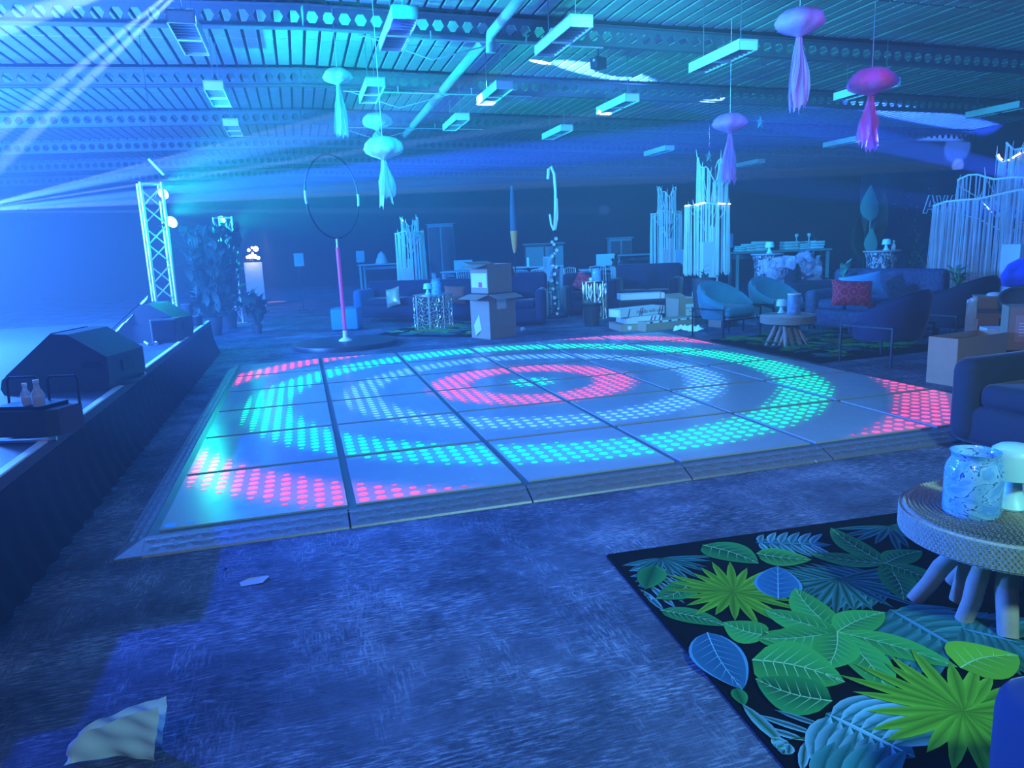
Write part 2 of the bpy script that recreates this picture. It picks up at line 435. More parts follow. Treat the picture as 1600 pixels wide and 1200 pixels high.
for i in range(6):
    for j in range(6):
        p = MB(); d = MB(); N = 10; st = (1 - 2 * G) / N
        for u in range(N):
            for v in range(N):
                x0 = i + G + u * st; y0 = j + G + v * st
                cor = []
                for (xx, yy) in ((x0, y0), (x0 + st, y0), (x0 + st, y0 + st), (x0, y0 + st)):
                    c, k = led(xx, yy); cor.append(tuple(q * k for q in c) if c else (0, 0, 0))
                p.add([(x0, y0, TOP), (x0 + st, y0, TOP), (x0 + st, y0 + st, TOP), (x0, y0 + st, TOP)], [(0, 1, 2, 3)], None, cor)
                c, k = led(x0 + st / 2, y0 + st / 2)
                if i == j == v == 0 and u in (0, 1): c, k = (0.0, 0.06, 1.0), (1.0, .2)[u]      # two lamps of the corner panel stay lit
                if c:
                    r = .030 * (.45 + .55 * k); nn = 10
                    vs_ = [(x0 + st / 2 + r * math.cos(2 * PI * q / nn), y0 + st / 2 + r * math.sin(2 * PI * q / nn), TOP + .0012) for q in range(nn)]
                    d.add(vs_, [tuple(range(nn))], None, tuple(q * (.35 + .65 * k) for q in c))
        a0, a1, b0, b1 = i + G, i + 1 - G, j + G, j + 1 - G
        p.add([(a0, b0, TOP), (a1, b0, TOP), (a1, b1, TOP), (a0, b1, TOP), (a0, b0, .055), (a1, b0, .055), (a1, b1, .055), (a0, b1, .055)],
              [(0, 4, 5, 1), (1, 5, 6, 2), (2, 6, 7, 3), (3, 7, 4, 0)], None, (0, 0, 0))
        po = p.build('panel', M_panel, floor_)
        if d.f: d.build('led_dots', M_led, po, kind='stuff')
# ramps: chequer-plate wedges round the edge
M_tread = mat('chequer_plate', (0.36, 0.38, 0.42), .42, .7, noise=.3, scale=60)
M_tread2 = mat('chequer_bars', (0.6, 0.62, 0.66), .3, .8, noise=.1)
def ramp(L):
    b = MB(); W = .125
    b.add([(0, 0, .062), (L, 0, .062), (L, -W, .012), (0, -W, .012), (0, 0, 0), (L, 0, 0), (L, -W - .004, 0), (0, -W - .004, 0)],
          [(0, 3, 2, 1), (3, 7, 6, 2), (0, 4, 7, 3), (1, 2, 6, 5), (0, 1, 5, 4), (4, 5, 6, 7)])
    t = MB(); sl = .05 / W; k = 0
    n = int(L / .062)
    for r_ in range(2):
        for q in range(n):
            cx = .03 + q * (L - .06) / max(1, n - 1); cy = -.035 - r_ * .05
            if r_ % 2: cx += .025
            if cx > L - .02: continue
            for s_ in range(4):
                dx = (s_ - 1.5) * .0125
                zc = .062 + cy * sl
                ax, ay = (.016, .019) if (q + r_) % 2 else (-.016, .019)
                v = [(cx + dx - ax, cy - ay, zc - ay * sl + .001), (cx + dx - ax + .005, cy - ay, zc - ay * sl + .001),
                     (cx + dx + ax + .005, cy + ay, zc + ay * sl + .001), (cx + dx + ax, cy + ay, zc + ay * sl + .001), (cx + dx, cy, zc + .0065), (cx + dx + .006, cy, zc + .0065)]
                t.add(v, [(0, 1, 5, 4), (4, 5, 2, 3)])
    return b, t
rm, tm = ramp(1.0)
rmm, tmm = rm.mesh('edge_ramp', M_tread), tm.mesh('tread_bars', M_tread2)
def put_ramp(loc, rz):
    o = bpy.data.objects.new('edge_ramp', rmm); COL.objects.link(o); o.parent = floor_; o.location = loc; o.rotation_euler = (0, 0, rz)
    t = bpy.data.objects.new('tread_bars', tmm); COL.objects.link(t); t.parent = o; t['kind'] = 'stuff'
for k in range(6):
    put_ramp((k * 1.0105 - .031, -.032, 0), 0)
    put_ramp((-.032, .97 + k * 1.0105, 0), -PI / 2)
cn = MB()
for qx, qy, sgx, sgy in ((-.032, -.032, -1, -1),):
    A_, B_, C_, D_ = (qx, qy, .062), (qx + sgx * .125, qy, .012), (qx + sgx * .125, qy + sgy * .125, .012), (qx, qy + sgy * .125, .012)
    cn.add([A_, B_, C_, D_, (A_[0], A_[1], 0), (B_[0], B_[1], 0), (C_[0], C_[1], 0), (D_[0], D_[1], 0)], [(0, 1, 2), (0, 2, 3), (1, 5, 6, 2), (2, 6, 7, 3), (4, 7, 6, 5), (0, 4, 5, 1), (0, 3, 7, 4)])
cn.build('ramp_corner', M_tread, floor_)
# ------------------------------------------------------------------ stage and what stands on it
STX, STZ = -0.54, 0.5
M_deck = mat('stage_vinyl', (0.045, 0.055, 0.09), .6, noise=.15, scale=4)
M_skirt = mat('black_cloth', (0.012, 0.014, 0.02), .9, noise=.3, scale=8)
stage = thing('stage', 'low black-skirted stage with a pale broken edge strip along its front', 'stage')
SP = [(STX, -3.4), (STX, 8.05), (STX - .18, 8.55), (STX - .75, 8.97), (-9.9, 8.97), (-9.9, -3.4)]
MB().prism(SP, STZ - .06, STZ).build('deck', M_deck, stage)
sk = MB(); path = []
for i in range(4):
    a_, b_ = Vector(SP[i]), Vector(SP[i + 1]); k_ = max(2, int((b_ - a_).length / .035)); nr_ = Vector(((b_ - a_).y, -(b_ - a_).x)).normalized()
    path += [(a_.lerp(b_, j / k_), nr_) for j in range(k_)]
path.append((Vector(SP[4]), Vector((0, 1))))
def skirt_pt(u, v):
    i = min(len(path) - 1, int(u * (len(path) - 1) + .5)); q_, nr_ = path[i]
    o_ = .004 + .012 * math.sin(i * 1.05) * (1 - v) + .09 * (1 - v) ** 2
    return (q_.x + nr_.x * o_, q_.y + nr_.y * o_, v * (STZ - .06))
sk.grid(skirt_pt, len(path), 5)
sk.build('skirt', M_skirt, stage, 60)
for y0, y1 in ((-3.3, .62), (.78, 3.0), (3.12, 4.6), (4.66, 6.3), (6.42, 7.25), (7.36, 8.0)):
    MB().rbox((STX - .022, (y0 + y1) / 2, STZ + .004), (.05, y1 - y0, .012), .004, 1).build('edge_strip', M_white, stage)

def cables(name, pts, r, label, cat='cable', mt=None):
    o = MB().tube(pts, r, 5).build(name, mt or M_black, None, 60); return tag(o, label, cat)
# wedge monitors
M_wedge = mat('speaker_paint', (0.035, 0.04, 0.05), .55, noise=.15, scale=80, bump=.15)
M_grille = mat('speaker_grille', (0.02, 0.022, 0.028), .4, .5, noise=.4, scale=200)
def wedge(label, loc, rz, s=1.0):
    t = thing('stage_monitor', label, 'speaker', loc, rz, 'wedge monitors on the stage edge')
    prof = [(.40, 0), (.42, .10), (.42, .27), (.14, .46), (.02, .47), (-.42, .12), (-.44, .05), (-.42, 0)]
    prof = [(a * s, b * s) for a, b in prof]
    M = Matrix(((1, 0, 0, 0), (0, 0, 1, 0), (0, 1, 0, 0), (0, 0, 0, 1)))
    MB().prism(prof, -.31 * s, .31 * s, M).build('cabinet', M_wedge, t)
    MB().add([(.00 * s, -.28 * s, .475 * s), (-.41 * s, -.28 * s, .145 * s), (-.41 * s, .28 * s, .145 * s), (.0, .28 * s, .475 * s)], [(0, 1, 2, 3)]).build('grille', M_grille, t)
    MB().rbox((.30 * s, -.315 * s, .22 * s), (.16 * s, .012, .05 * s), .004, 1).build('handle', M_black, t)
    MB().rbox((.425 * s, 0, .17 * s), (.012, .2 * s, .09 * s), .004, 1).build('socket_plate', M_grille, t)
    return t
w1 = wedge('large black wedge monitor nearest on the stage, behind the bottle crate', atz(118, 606, STZ) + Vector((0, .1, 0)), R_(-14), .93)
w2 = wedge('smaller wedge monitor half wrapped in clear plastic near the truss', atz(232, 535, STZ) + Vector((0, .25, 0)), R_(-10), .95)
M_film = mat('plastic_film', (0.75, 0.82, 0.85), .25, noise=.1, alpha=.75)
def crumple(p0, p1, w, n=26, seed=3, amp=.05):
    r = random.Random(seed); p0, p1 = Vector(p0), Vector(p1); b = MB()
    side = (p1 - p0).cross(Vector((0, 0, 1))).normalized()
    tab = [[r.uniform(-1, 1) for _ in range(8)] for _ in range(n)]
    def f(u, v):
        i = min(n - 1, int(u * (n - 1) + .5)); j = min(7, int(v * 7 + .5)); k = tab[i][j]
        return p0.lerp(p1, u) + side * (w * (v - .5)) + Vector((k * amp * .4, k * amp * .3, amp * (1.2 - 2 * abs(v - .5)) + k * amp * .7))
    return b.grid(f, n, 8)
d2 = depth(w2.location)
tag(crumple(atd(172, 531, d2 - .35), atd(232, 466, d2 - .25), .16, seed=5, amp=.035).build('plastic_wrap', M_film), 'crumpled clear plastic sheet hanging down the smaller wedge monitor', 'plastic sheet')
def small_box(name, label, px, py, wpx, hpx, z=STZ, dep=None, cat='speaker', mt=None, back=.12):
    p = atz(px, py, z); d = depth(p); W, H = pxsize(wpx, d), pxsize(hpx, d)
    t = thing(name, label, cat, p + Vector((0, .12, 0)), -.15)
    MB().rbox((0, 0, H / 2), (W, W * .8, H), .015, 2).build('cabinet', mt or M_wedge, t)
    MB().rbox((0, -W * .4 - .004, H * .52), (W * .84, .012, H * .82), .004, 1).build('grille', M_grille, t)
    MB().rbox((0, 0, H + .006), (W * .35, .03, .012), .004, 1).build('handle', M_black, t)
    return t
small_box('stage_speaker', 'small square black speaker in front of the plastic-wrapped monitor', 261, 536, 40, 38)
small_box('stage_speaker', 'low black box on the far stage corner beside the truss foot', 300, 510, 26, 16)
small_box('stage_speaker', 'little upright black box under the truss near the far corner', 292, 499, 15, 24)
cables('stage_cable', [atz(x, y, STZ + .02) for x, y in ((196, 588), (206, 577), (220, 577), (228, 585), (210, 596), (190, 600))], .012, 'black cable looped over the stage edge by the large monitor')
cables('stage_cable', [atz(x, y, STZ + .02) for x, y in ((222, 533), (228, 526), (236, 530), (246, 536), (232, 538), (226, 534))], .012, 'pale cable coil beside the small square speaker', mt=M_white)

# moving head base with bottles at the near stage edge
p = atz(45, 690, STZ)
t = thing('floor_light', 'black moving light base lying at the near end of the stage', 'stage light', p + Vector((0.0, .12, 0)), R_(-20))
t.scale = (.8, .8, .8)
MB().prism([(-.26, -.13), (.2, -.15), (.26, -.1), (.28, .12), (.2, .17), (-.2, .17), (-.26, .12)], .03, .21).build('base', M_wedge, t)
MB().prism([(-.2, -.1), (.16, -.11), (.2, .1), (-.16, .13)], .21, .235).build('top_plate', M_grille, t)
MB().tube([(-.26, -.16, .02), (-.1, -.2, .02), (.12, -.2, .02), (.26, -.15, .02)], .016, 6).build('foot_rail', M_alu, t)
for x, s_ in ((-.14, 1), (.16, 1)):
    MB().tube([(x - .1, .1, .2), (x - .1, .12, .38), (x - .08, .12, .40), (x + .1, .12, .40), (x + .12, .12, .38), (x + .12, .1, .2)], .009, 6).build('handle', M_black, t)
M_glassp = mat('bottle_glass', (0.75, 0.8, 0.82), .12, noise=.02, alpha=.55)
M_drink = mat('pink_drink', (0.8, 0.3, 0.25), .4)
def bottle(label, p, s=1.0):
    b = thing('bottle', label, 'bottle', p, 0, 'small bottles on the moving light base')
    MB().lathe([(.001, 0), (.045 * s, .0), (.05 * s, .02), (.05 * s, .09 * s), (.04 * s, .12 * s), (.022 * s, .15 * s), (.02 * s, .19 * s), (.023 * s, .2 * s), (.018 * s, .2 * s)], 14).build('glass', M_glassp, b, 40)
    MB().lathe([(.001, .006), (.042 * s, .006), (.042 * s, .08 * s), (.001, .08 * s)], 12).build('drink', M_drink, b, 40)
    MB().lathe([(.024 * s, .19 * s), (.024 * s, .215 * s), (.001, .216 * s)], 12).build('cap', M_white, b, 40)
dz = STZ + .189
bottle('taller clear bottle with pink drink and white cap on the light base', atz(62, 634, dz), .66)
bottle('shorter clear bottle left of the capped one on the light base', atz(43, 632, dz), .55)

# lighting trusses
M_truss = mat('truss_alu', (0.62, 0.65, 0.66), .38, .75, noise=.06)
def truss(label, loc, h, rz, w_=.28):
    t = thing('lighting_truss', label, 'truss', loc, rz, 'upright lighting trusses')
    a = w_ / 2
    for sx in (-1, 1):
        for sy in (-1, 1): MB().tube([(sx * a, sy * a, .01), (sx * a, sy * a, h)], .024, 8).build('chord', M_truss, t, 50)
    MB().box((0, 0, .006), (w_ + .15, w_ + .15, .012)).build('base_plate', M_truss, t)
    n = max(3, int(h / .27))
    for s_ in range(4):
        M = RZ(s_ * PI / 2)
        for k in range(n):
            z0 = .05 + (h - .1) * k / n; z1 = .05 + (h - .1) * (k + 1) / n
            a0, a1 = (-a, a) if k % 2 == 0 else (a, -a)
            MB().tube([M @ Vector((a0, -a, z0)), M @ Vector((a1, -a, z1))], .011, 6).build('brace', M_truss, t, 50)
    for sx in (-1, 1):
        MB().tube([(sx * a, -a, h - .02), (sx * a, a, h - .02)], .016, 6).tube([(-a, sx * a, h - .02), (a, sx * a, h - .02)], .016, 6).build('top_rail', M_truss, t, 50)
    return t
tb = atz(262, 505, STZ); TRUSS = Vector((tb.x, tb.y, STZ)); TD = depth(TRUSS)
truss('tall silver lattice truss with two aqua lamps at the stage corner', TRUSS, pxsize(212, TD), R_(18))
TD2 = 16.0; t2 = atd(362, 470, TD2); TR2 = Vector((t2.x, t2.y, 0))
truss('smaller truss farther back, half hidden by foliage beside warm lights', TR2, atd(352, 340, TD2).z, R_(30))
M_lens = emit('lit_aqua_lens', (0.25, 1.0, 0.85), 14)
M_lens2 = emit('lit_aqua_lens_far', (0.1, 1.0, 0.75), 9)
def par(label, p, dirv, r=.08, lens=None):
    t = thing('par_can', label, 'stage light', p, 0, 'aqua lamps on the trusses', rot=Vector(dirv).to_track_quat('Z', 'Y').to_euler())
    MB().lathe([(.001, -.17), (r * .6, -.17), (r * .8, -.13), (r, -.05), (r * 1.05, .0), (r * 1.05, .012), (r * .97, .012), (r * .95, -.004)], 18).build('can', M_black, t, 40)
    MB().lathe([(.001, .004), (r * .5, .003), (r * .95, -.003)], 18).build('lens', lens or M_lens, t, 40)
    MB().tube([(-r * 1.1, 0, -.06), (-r * 1.25, 0, -.2), (0, 0, -.26), (r * 1.25, 0, -.2), (r * 1.1, 0, -.06)], .008, 5).build('yoke', M_black, t, 40)
    return t
def tocam(p, up=.0, rt=.0): return (CAM - Vector(p)).normalized() + RGT * rt + UPV * up
for lab, px, py, dd, rr, ln in (('upper aqua lamp at the top of the silver truss', 255, 303, TD - .25, .085, M_lens), ('lower aqua lamp on the silver truss', 268, 347, TD - .25, .09, M_lens),
                        ('upper aqua lamp on the far truss', 347, 343, TD2 - .25, .085, M_lens2), ('lower left aqua lamp on the far truss', 342, 374, TD2 - .25, .085, M_lens2), ('dim aqua lamp on the right of the far truss', 374, 373, TD2 - .25, .06, M_lens2)):
    q = atd(px, py, dd); par(lab, q, tocam(q, .55, .75), rr, ln)
q = atd(244, 261, TD); tag(MB().rbox((0, 0, 0), (.30, .06, .03), .008, 1, RZ(.3) @ RY(.9)).build('batten_light', emit('lit_aqua_tube', (0, 1, .75), .5), None, None, q), 'short slanting aqua tube lamp hanging above the silver truss', 'stage light')
MB().tube([Vector((0, 0, .02)), Vector((0, 0, roofz(q.x) - q.z))], .004, 4).build('drop_wire', M_black, bpy.data.objects['batten_light'])

# ------------------------------------------------------------------ ceiling fittings
M_fix = mat('fixture_white', (0.72, 0.75, 0.76), .4, noise=.04)
M_louv = mat('fixture_louvre', (0.32, 0.36, 0.4), .3, .3, noise=.1)
def make_fixture(L=1.25):
    t = thing('ceiling_light', '', 'ceiling light', (0, 0, 0), 0, 'long box lights hung under the roof')
    W, H = .27, .13
    MB().box((0, 0, H - .01), (W, L, .02)).box((-W / 2 + .006, 0, H / 2), (.012, L, H)).box((W / 2 - .006, 0, H / 2), (.012, L, H)).box((0, -L / 2 + .006, H / 2), (W, .012, H)).box((0, L / 2 - .006, H / 2), (W, .012, H)).box((0, 0, .01), (W, .07, .02)).build('housing', M_fix, t)
    for s_ in (-1, 1):
        lv = MB().box((0, s_ * L / 4, .055), (W - .04, L / 2 - .08, .012)); 
        for k in range(5): lv.box((0, s_ * L / 4 + (k - 2) * .1, .03), (W - .03, .008, .04))
        lv.build('louvre', M_louv, t)
    for s_ in (-1, 1): MB().tube([(0, s_ * L * .36, H), (0, s_ * L * .36, CEIL + .3 - 3.75)], .006, 5).build('hanger', M_steel, t)
    return t
FX = [((285, 35), (307, 88), 'pale box light nearest the left, high above the stage'), ((632, 30), (613, 80), 'aqua-lit box light with two square louvres, near top centre'),
      ((905, 40), (855, 90), 'bright aqua-sided box light beside the slanting roof pipe'), ((1175, 75), (1085, 117), 'long blue-sided box light between the pipe and the lilac lantern'),
      ((335, 140), (347, 168), 'faint box light second in the row over the stage'), ((590, 135), (573, 162), 'aqua box light second in its row, right of the small lantern'),
      ((790, 140), (757, 164), 'blue-green box light second in its row, below the roof pipe'), ((990, 158), (940, 180), 'cyan box light second in its row, centre right'),
      ((360, 195), (370, 215), 'small aqua box light third in the row over the stage'), ((1400, 130), (1310, 160), 'box light half hidden behind the bright pink lantern'),
      ((1590, 168), (1525, 185), 'box light cut off by the frame edge above the fringe tower'), ((1370, 215), (1270, 235), 'dim long box light below the bright pink lantern'),
      ((725, 190), (700, 203), 'dim box light third in its row above the hoop side'), ((890, 205), (852, 218), 'very dim box light third in its row at the hall centre'),
      ((1050, 233), (1010, 246), 'dim box light with a bright speck, left of the pink lantern'), ((1195, 256), (1150, 260), 'faint box light right of the central fringe tower')]
fix0 = None
for a, b, lab in FX:
    A, B = atz(*a, 3.75), atz(*b, 3.75); c = (A + B) / 2
    if fix0 is None: fix0 = make_fixture(); fix0.location = c; fix0['label'] = lab
    else: again(fix0, c, 0, lab)
fc = tag(MB().lathe([(.001, 0), (.10, .0), (.12, .02), (.11, .05), (.001, .06)], 18).build('ceiling_speaker', M_fix, None, 40, atz(1062, 81, CEIL + .1)), 'small round white ceiling disc between two box lights', 'ceiling speaker')
MB().tube([(0, 0, .05), (0, 0, .28)], .006, 5).build('drop_wire', M_black, fc)
q = atz(935, 99, CEIL - .1); t = thing('hanging_speaker', 'dark box speaker hung below the roof beam with a pale round badge', 'speaker', q, .3)
MB().rbox((0, 0, 0), (.22, .16, .17), .01, 1).build('cabinet', M_wedge, t); MB().tube([(0, 0, .08), (0, 0, .4)], .008, 5).build('bracket', M_black, t)
MB().lathe([(.001, 0), (.025, 0), (.022, .006), (.001, .007)], 12, T3((-.118, -.03, 0.03)) @ RY(-PI / 2)).build('badge', M_fix, t)

def star(label, px, py, dep, R):
    p = atd(px, py, dep); pts = []
    for k in range(10):
        r = R if k % 2 == 0 else R * .45; pts.append((r * math.sin(k * PI / 5), r * math.cos(k * PI / 5)))
    M = RZ(.3) @ RX(PI / 2)
    n = 10; v = [M @ Vector((a, b, 0)) for a, b in pts] + [M @ Vector((0, 0, .03)), M @ Vector((0, 0, -.03))]
    f = [(i, (i + 1) % n, 10) for i in range(n)] + [((i + 1) % n, i, 11) for i in range(n)]
    o = MB().add(v, f).build('hanging_star', mat('foil', (.7, .8, .82), .25, .6), None, None, p); tag(o, label, 'star', 'foil stars hung from the roof')
    MB().tube([(0, 0, R), (0, 0, roofz(p.x) - p.z)], .003, 4).build('string', M_black, o)
star('pale foil star above and right of the dim pink lantern', 1188, 192, 13, .13)
star('pale foil star below the dim pink lantern by the fringe tower', 1108, 245, 14, .13)

# jellyfish lanterns; the pink light on some is put into their cloth colour
def jelly(label, px, py, dep, wpx, hpx, col, seed, name):
    r = random.Random(seed); p = atd(px, py, dep); R = pxsize(wpx, dep) / 2; H = pxsize(hpx, dep)
    t = thing('jellyfish_lantern', label, 'lantern', p, r.uniform(0, 6), 'jellyfish lanterns hung from the roof')
    ph = [r.uniform(0, 6) for _ in range(4)]
    wob = lambda a, i: .07 * math.sin(5 * a + ph[0]) + .05 * math.sin(9 * a + ph[1] + i) 
    m_ = mat('lantern_cloth_' + name, col, .6, noise=.15, scale=12, alpha=.82)
    prof = [(.001, 0), (.30 * R, -.02 * R), (.62 * R, -.12 * R), (.88 * R, -.34 * R), (R, -.62 * R), (.9 * R, -.80 * R), (.66 * R, -.93 * R), (.40 * R, -1.02 * R), (.2 * R, -1.1 * R), (.1 * R, -1.17 * R)]
    MB().lathe(prof, 40, None, None, wob).build('bell', m_, t, 80)
    m2 = mat('lantern_tail_' + name, tuple(c * .9 for c in col), .6, noise=.15, scale=12, alpha=.6)
    for k in range(6):
        a = 2 * PI * k / 6 + r.uniform(-.3, .3); w0 = R * .16; L = H - 1.1 * R; L *= r.uniform(.72, 1)
        tw = r.uniform(-.6, .6); dx, dy = .30 * R * math.cos(a), .30 * R * math.sin(a)
        def f(u, v, a=a, L=L, tw=tw, dx=dx, dy=dy, k=k):
            an = a + tw * v + .5 * PI; ww = R * (.10 + .62 * min(1, v * 1.8)) * (1 - .5 * max(0, v - .8) * 5 * abs(u - .5))
            s_ = (u - .5) * ww; rip = .05 * R * math.sin(u * 9 + v * 4 + k)
            q_ = .25 + .75 * v
            return (dx * q_ + s_ * math.cos(an) + rip * math.cos(a), dy * q_ + s_ * math.sin(an) + rip * math.sin(a), -1.14 * R - v * L * (1 - .12 * abs(math.sin(u * 7 + k))))
        MB().grid(f, 9, 12).build('tail', m2, t, 80)
    MB().tube([(0, 0, -.01), (0, 0, roofz(p.x) - p.z)], .004, 4).build('cord', M_white, t)
    return t
jelly('small pale lantern farthest left, faint in the aqua haze', 526, 106, 9.9, 44, 112, (.55, .66, .66), 1, 'pale')
jelly('pale lantern just above the white knotted one', 588, 176, 13.4, 46, 50, (.6, .7, .72), 2, 'mist')
jelly('white lantern gathered at the neck with a lilac tail, right of the hoop', 597, 213, 9.8, 62, 116, (.8, .78, .85), 3, 'white')
jelly('lilac lantern with long pink tail, cut by the top of the frame', 1250, 12, 8.3, 74, 160, (.55, .24, .62), 4, 'lilac')
jelly('bright pink lantern in front of a box light', 1363, 106, 8.6, 72, 140, (.95, .12, .5), 5, 'pink')
jelly('dim purple lantern above the central fringe tower', 1141, 177, 11, 52, 115, (.6, .18, .6), 6, 'plum')

# ------------------------------------------------------------------ hoop on a pole
pb = atz(541, 540); dp = depth(pb)
t = thing('hoop_stand', 'black round base with a pink pole carrying a large thin hoop', 'hoop', pb, 0)
MB().lathe([(.001, .08), (.74, .08), (.80, .072), (.81, .05), (.81, .0)], 64).build('base', mat('base_black', (0.02, 0.022, 0.03), .45), t, 40)
zt = (aty(525, 372, pb.y)).z; zb = aty(541, 530, pb.y).z
top = aty(526, 372, pb.y) - pb
MB().lathe([(.11, .08), (.10, .10), (.04, .13), (.035, .24), (.001, .24)], 20).build('flange', M_white, t, 40)
up = lambda k: Vector((top.x * k, 0, .1 + (top.z - .1) * k))
MB().tube([up(.1), up(.91)], .03, 12).build('pole_sleeve', mat('pink_sleeve', (0.95, 0.08, 0.36), .5, noise=.04), t, 50)
MB().tube([up(.9), up(1.0)], .016, 10).build('pole_tip', M_white, t, 50)
hr = pxsize(61, dp); hc = up(1.0) + Vector((0, 0, hr)); yaw = R_(48)
MB().tube([hc + Vector((hr * math.cos(q_) * math.cos(yaw), hr * math.cos(q_) * math.sin(yaw), hr * math.sin(q_))) for q_ in [2 * PI * k / 64 for k in range(65)]], .014, 7, False).build('hoop', M_black, t, 60)
for sg in (-1, 1):
    MB().tube([hc + Vector((sg * hr * math.cos(q_) * math.cos(yaw), sg * hr * math.cos(q_) * math.sin(yaw), hr * math.sin(q_))) for q_ in (-.2, -.1, 0, .1)], .019, 7).build('grip_tape', M_white, t, 60)
# ------------------------------------------------------------------ leaf-print rugs
M_rug = mat('rug_black', (0.005, 0.006, 0.007), 1.0, noise=.3, scale=60, spec=0.0)
M_print = mat_attr('rug_print', 1.0, spec=0.0)
class Leaves:
    """flat printed leaves, drawn as coloured faces a hair above the rug (each later leaf a little higher)"""
    def __init__(s, z): s.b = MB(); s.z = z; s.r = random.Random(11); s.inside = None
    def step(s): s.z += .00006; return s.z
    def blade(s, p0, p1, w, c0, c1, vein=None, shape=.45, n=12, bend=0.0, veins=0, edge=None):
        z = s.step(); p0 = Vector(p0).to_2d(); p1 = Vector(p1).to_2d(); q_ = 0
        while s.inside and q_ < 40 and not s.inside(p0): p0 = p0 + Vector((.012, -.006)); p1 = p1 + Vector((.006, -.003)); q_ += 1
        q_ = 0
        while s.inside and q_ < 12 and not (s.inside(p1) and s.inside(p0.lerp(p1, .5))): p1 = p0.lerp(p1, .85); q_ += 1
        while s.inside and q_ < 40 and not s.inside(p0): p0 = p0 + Vector((.012, -.006)); q_ += 1
        if (p1 - p0).length < .02: return
        d = p1 - p0; L = d.length; w = min(w, .42 * L); d = d / L; nr = Vector((-d.y, d.x))
        def mid(t): return p0 + d * (L * t) + nr * (bend * L * math.sin(PI * t))
        def wid(t): return w * 1.25 * (math.sin(PI * min(1, t ** (.5 + .55 * shape)))) ** .8 if t < 1 else 0
        def strip(sg, k, ca, cb, zz):
            for i in range(n):
                t0, t1 = i / n, (i + 1) / n; a, b = mid(t0), mid(t1); wa, wb = wid(t0) * k, wid(t1) * k
                v = [(*a, zz), (*b, zz), (*(b + nr * sg * wb), zz), (*(a + nr * sg * wa), zz)]
                s.b.add(v if sg < 0 else v[::-1], [(0, 1, 2, 3)], None, (ca, ca, cb, cb) if sg < 0 else (cb, cb, ca, ca))
        if edge:
            strip(1, 1.0, edge, edge, z); strip(-1, 1.0, edge, edge, z); z = s.step(); strip(1, .88, c0, c1, z); strip(-1, .88, c0, c1, z)
        else:
            strip(1, 1.0, c0, c1, z); strip(-1, 1.0, tuple(q * .7 for q in c0), tuple(q * .8 for q in c1), z)
        if vein:
            z = s.step()
            for i in range(n):
                a, b = mid(i / n), mid((i + 1) / n); h = max(.0016, .03 * w) * (1 - .6 * i / n)
                s.b.add([(*(a - nr * h), z), (*(b - nr * h), z), (*(b + nr * h), z), (*(a + nr * h), z)], [(0, 1, 2, 3)], None, vein)
            for i in range(1, veins):
                t = i / veins
                for sg in (-1, 1):
                    a = mid(t); tt = min(.97, t + .16); e = mid(tt) + nr * sg * wid(tt) * .86; h = max(.0010, .014 * w)
                    q = Vector((-(e - a).y, (e - a).x)).normalized() * h
                    v = [(*(a - q), z), (*(e), z), (*(a + q), z)]
                    s.b.add(v, [(0, 1, 2)], None, vein)
    def fan(s, c, R, c0, c1, a0=0, a1=2 * PI, n=18, w=.085):
        for k in range(n):
            a = a0 + (a1 - a0) * (k + .5) / n + s.r.uniform(-.06, .06); L = R * s.r.uniform(.72, 1.0); q = s.r.uniform(.75, 1.15)
            s.blade(c, (c[0] + L * math.cos(a), c[1] + L * math.sin(a)), R * w * .62, tuple(i * q * .55 for i in c0), tuple(i * q for i in c1), None, .75, 5)
    def feather(s, p0, p1, ln, c0, c1, n=11):
        p0 = Vector(p0).to_2d(); p1 = Vector(p1).to_2d(); d = (p1 - p0); L = d.length; d /= L; nr = Vector((-d.y, d.x))
        for k in range(n):
            t = (k + .5) / n; b = p0 + d * L * t + nr * .08 * L * math.sin(PI * t); l = ln * (.55 + .45 * math.sin(PI * (.15 + .8 * t)))
            for sg in (-1, 1):
                e = b + d * l * .62 + nr * sg * l * .8 * (1 - .3 * t)
                q = s.r.uniform(.7, 1.15); s.blade(b, e, l * .06, tuple(i * q * .5 for i in c0), tuple(i * q for i in c1), None, .8, 4)
        s.blade(p0, p1, ln * .02, c0, c0, None, .5, 6, .08)
    def monstera(s, p0, p1, w, c0, c1, vein, n=6):
        p0 = Vector(p0).to_2d(); p1 = Vector(p1).to_2d(); d = (p1 - p0); L = d.length; d /= L; nr = Vector((-d.y, d.x))
        s.blade(p0, p1, w * .42, c0, c0, None, .5, 8)
        for k in range(n):
            t = .06 + .8 * k / n; b = p0 + d * L * t
            for sg in (-1, 1):
                l = w * (.75 + .35 * math.sin(PI * (t * .85 + .12))); e = b + d * (l * (.28 + .45 * t)) + nr * sg * l
                q = s.r.uniform(.7, 1.1); s.blade(b, e, l * .11, tuple(i * q for i in c0), tuple(i * q for i in c1), None, .62, 6, .06 * sg)
        s.blade(p0, p1, w * .03, vein, vein, None, .4, 6)
    def palmate(s, c, tips, w, c0, c1, vein):
        for tp in tips: s.blade(c, tp, w, c0, c1, vein, .62, 10, .05, 9)
LG = (0.012, 0.10, 0.035); MG = (0.03, 0.26, 0.06); BG = (0.06, 0.36, 0.06); YG = (0.16, 0.42, 0.025); TL = (0.02, 0.13, 0.12); TB = (0.06, 0.24, 0.24); SB = (0.08, 0.26, 0.40); VN = (0.30, 0.62, 0.28); PB = (0.20, 0.46, 0.54)
ZR = .013
def rp(px, py): q = atz(px, py, ZR); return (q.x, q.y)
rug = thing('leaf_rug', 'large black rug printed with big tropical leaves under the near woven table', 'rug', (0, 0, 0), 0)
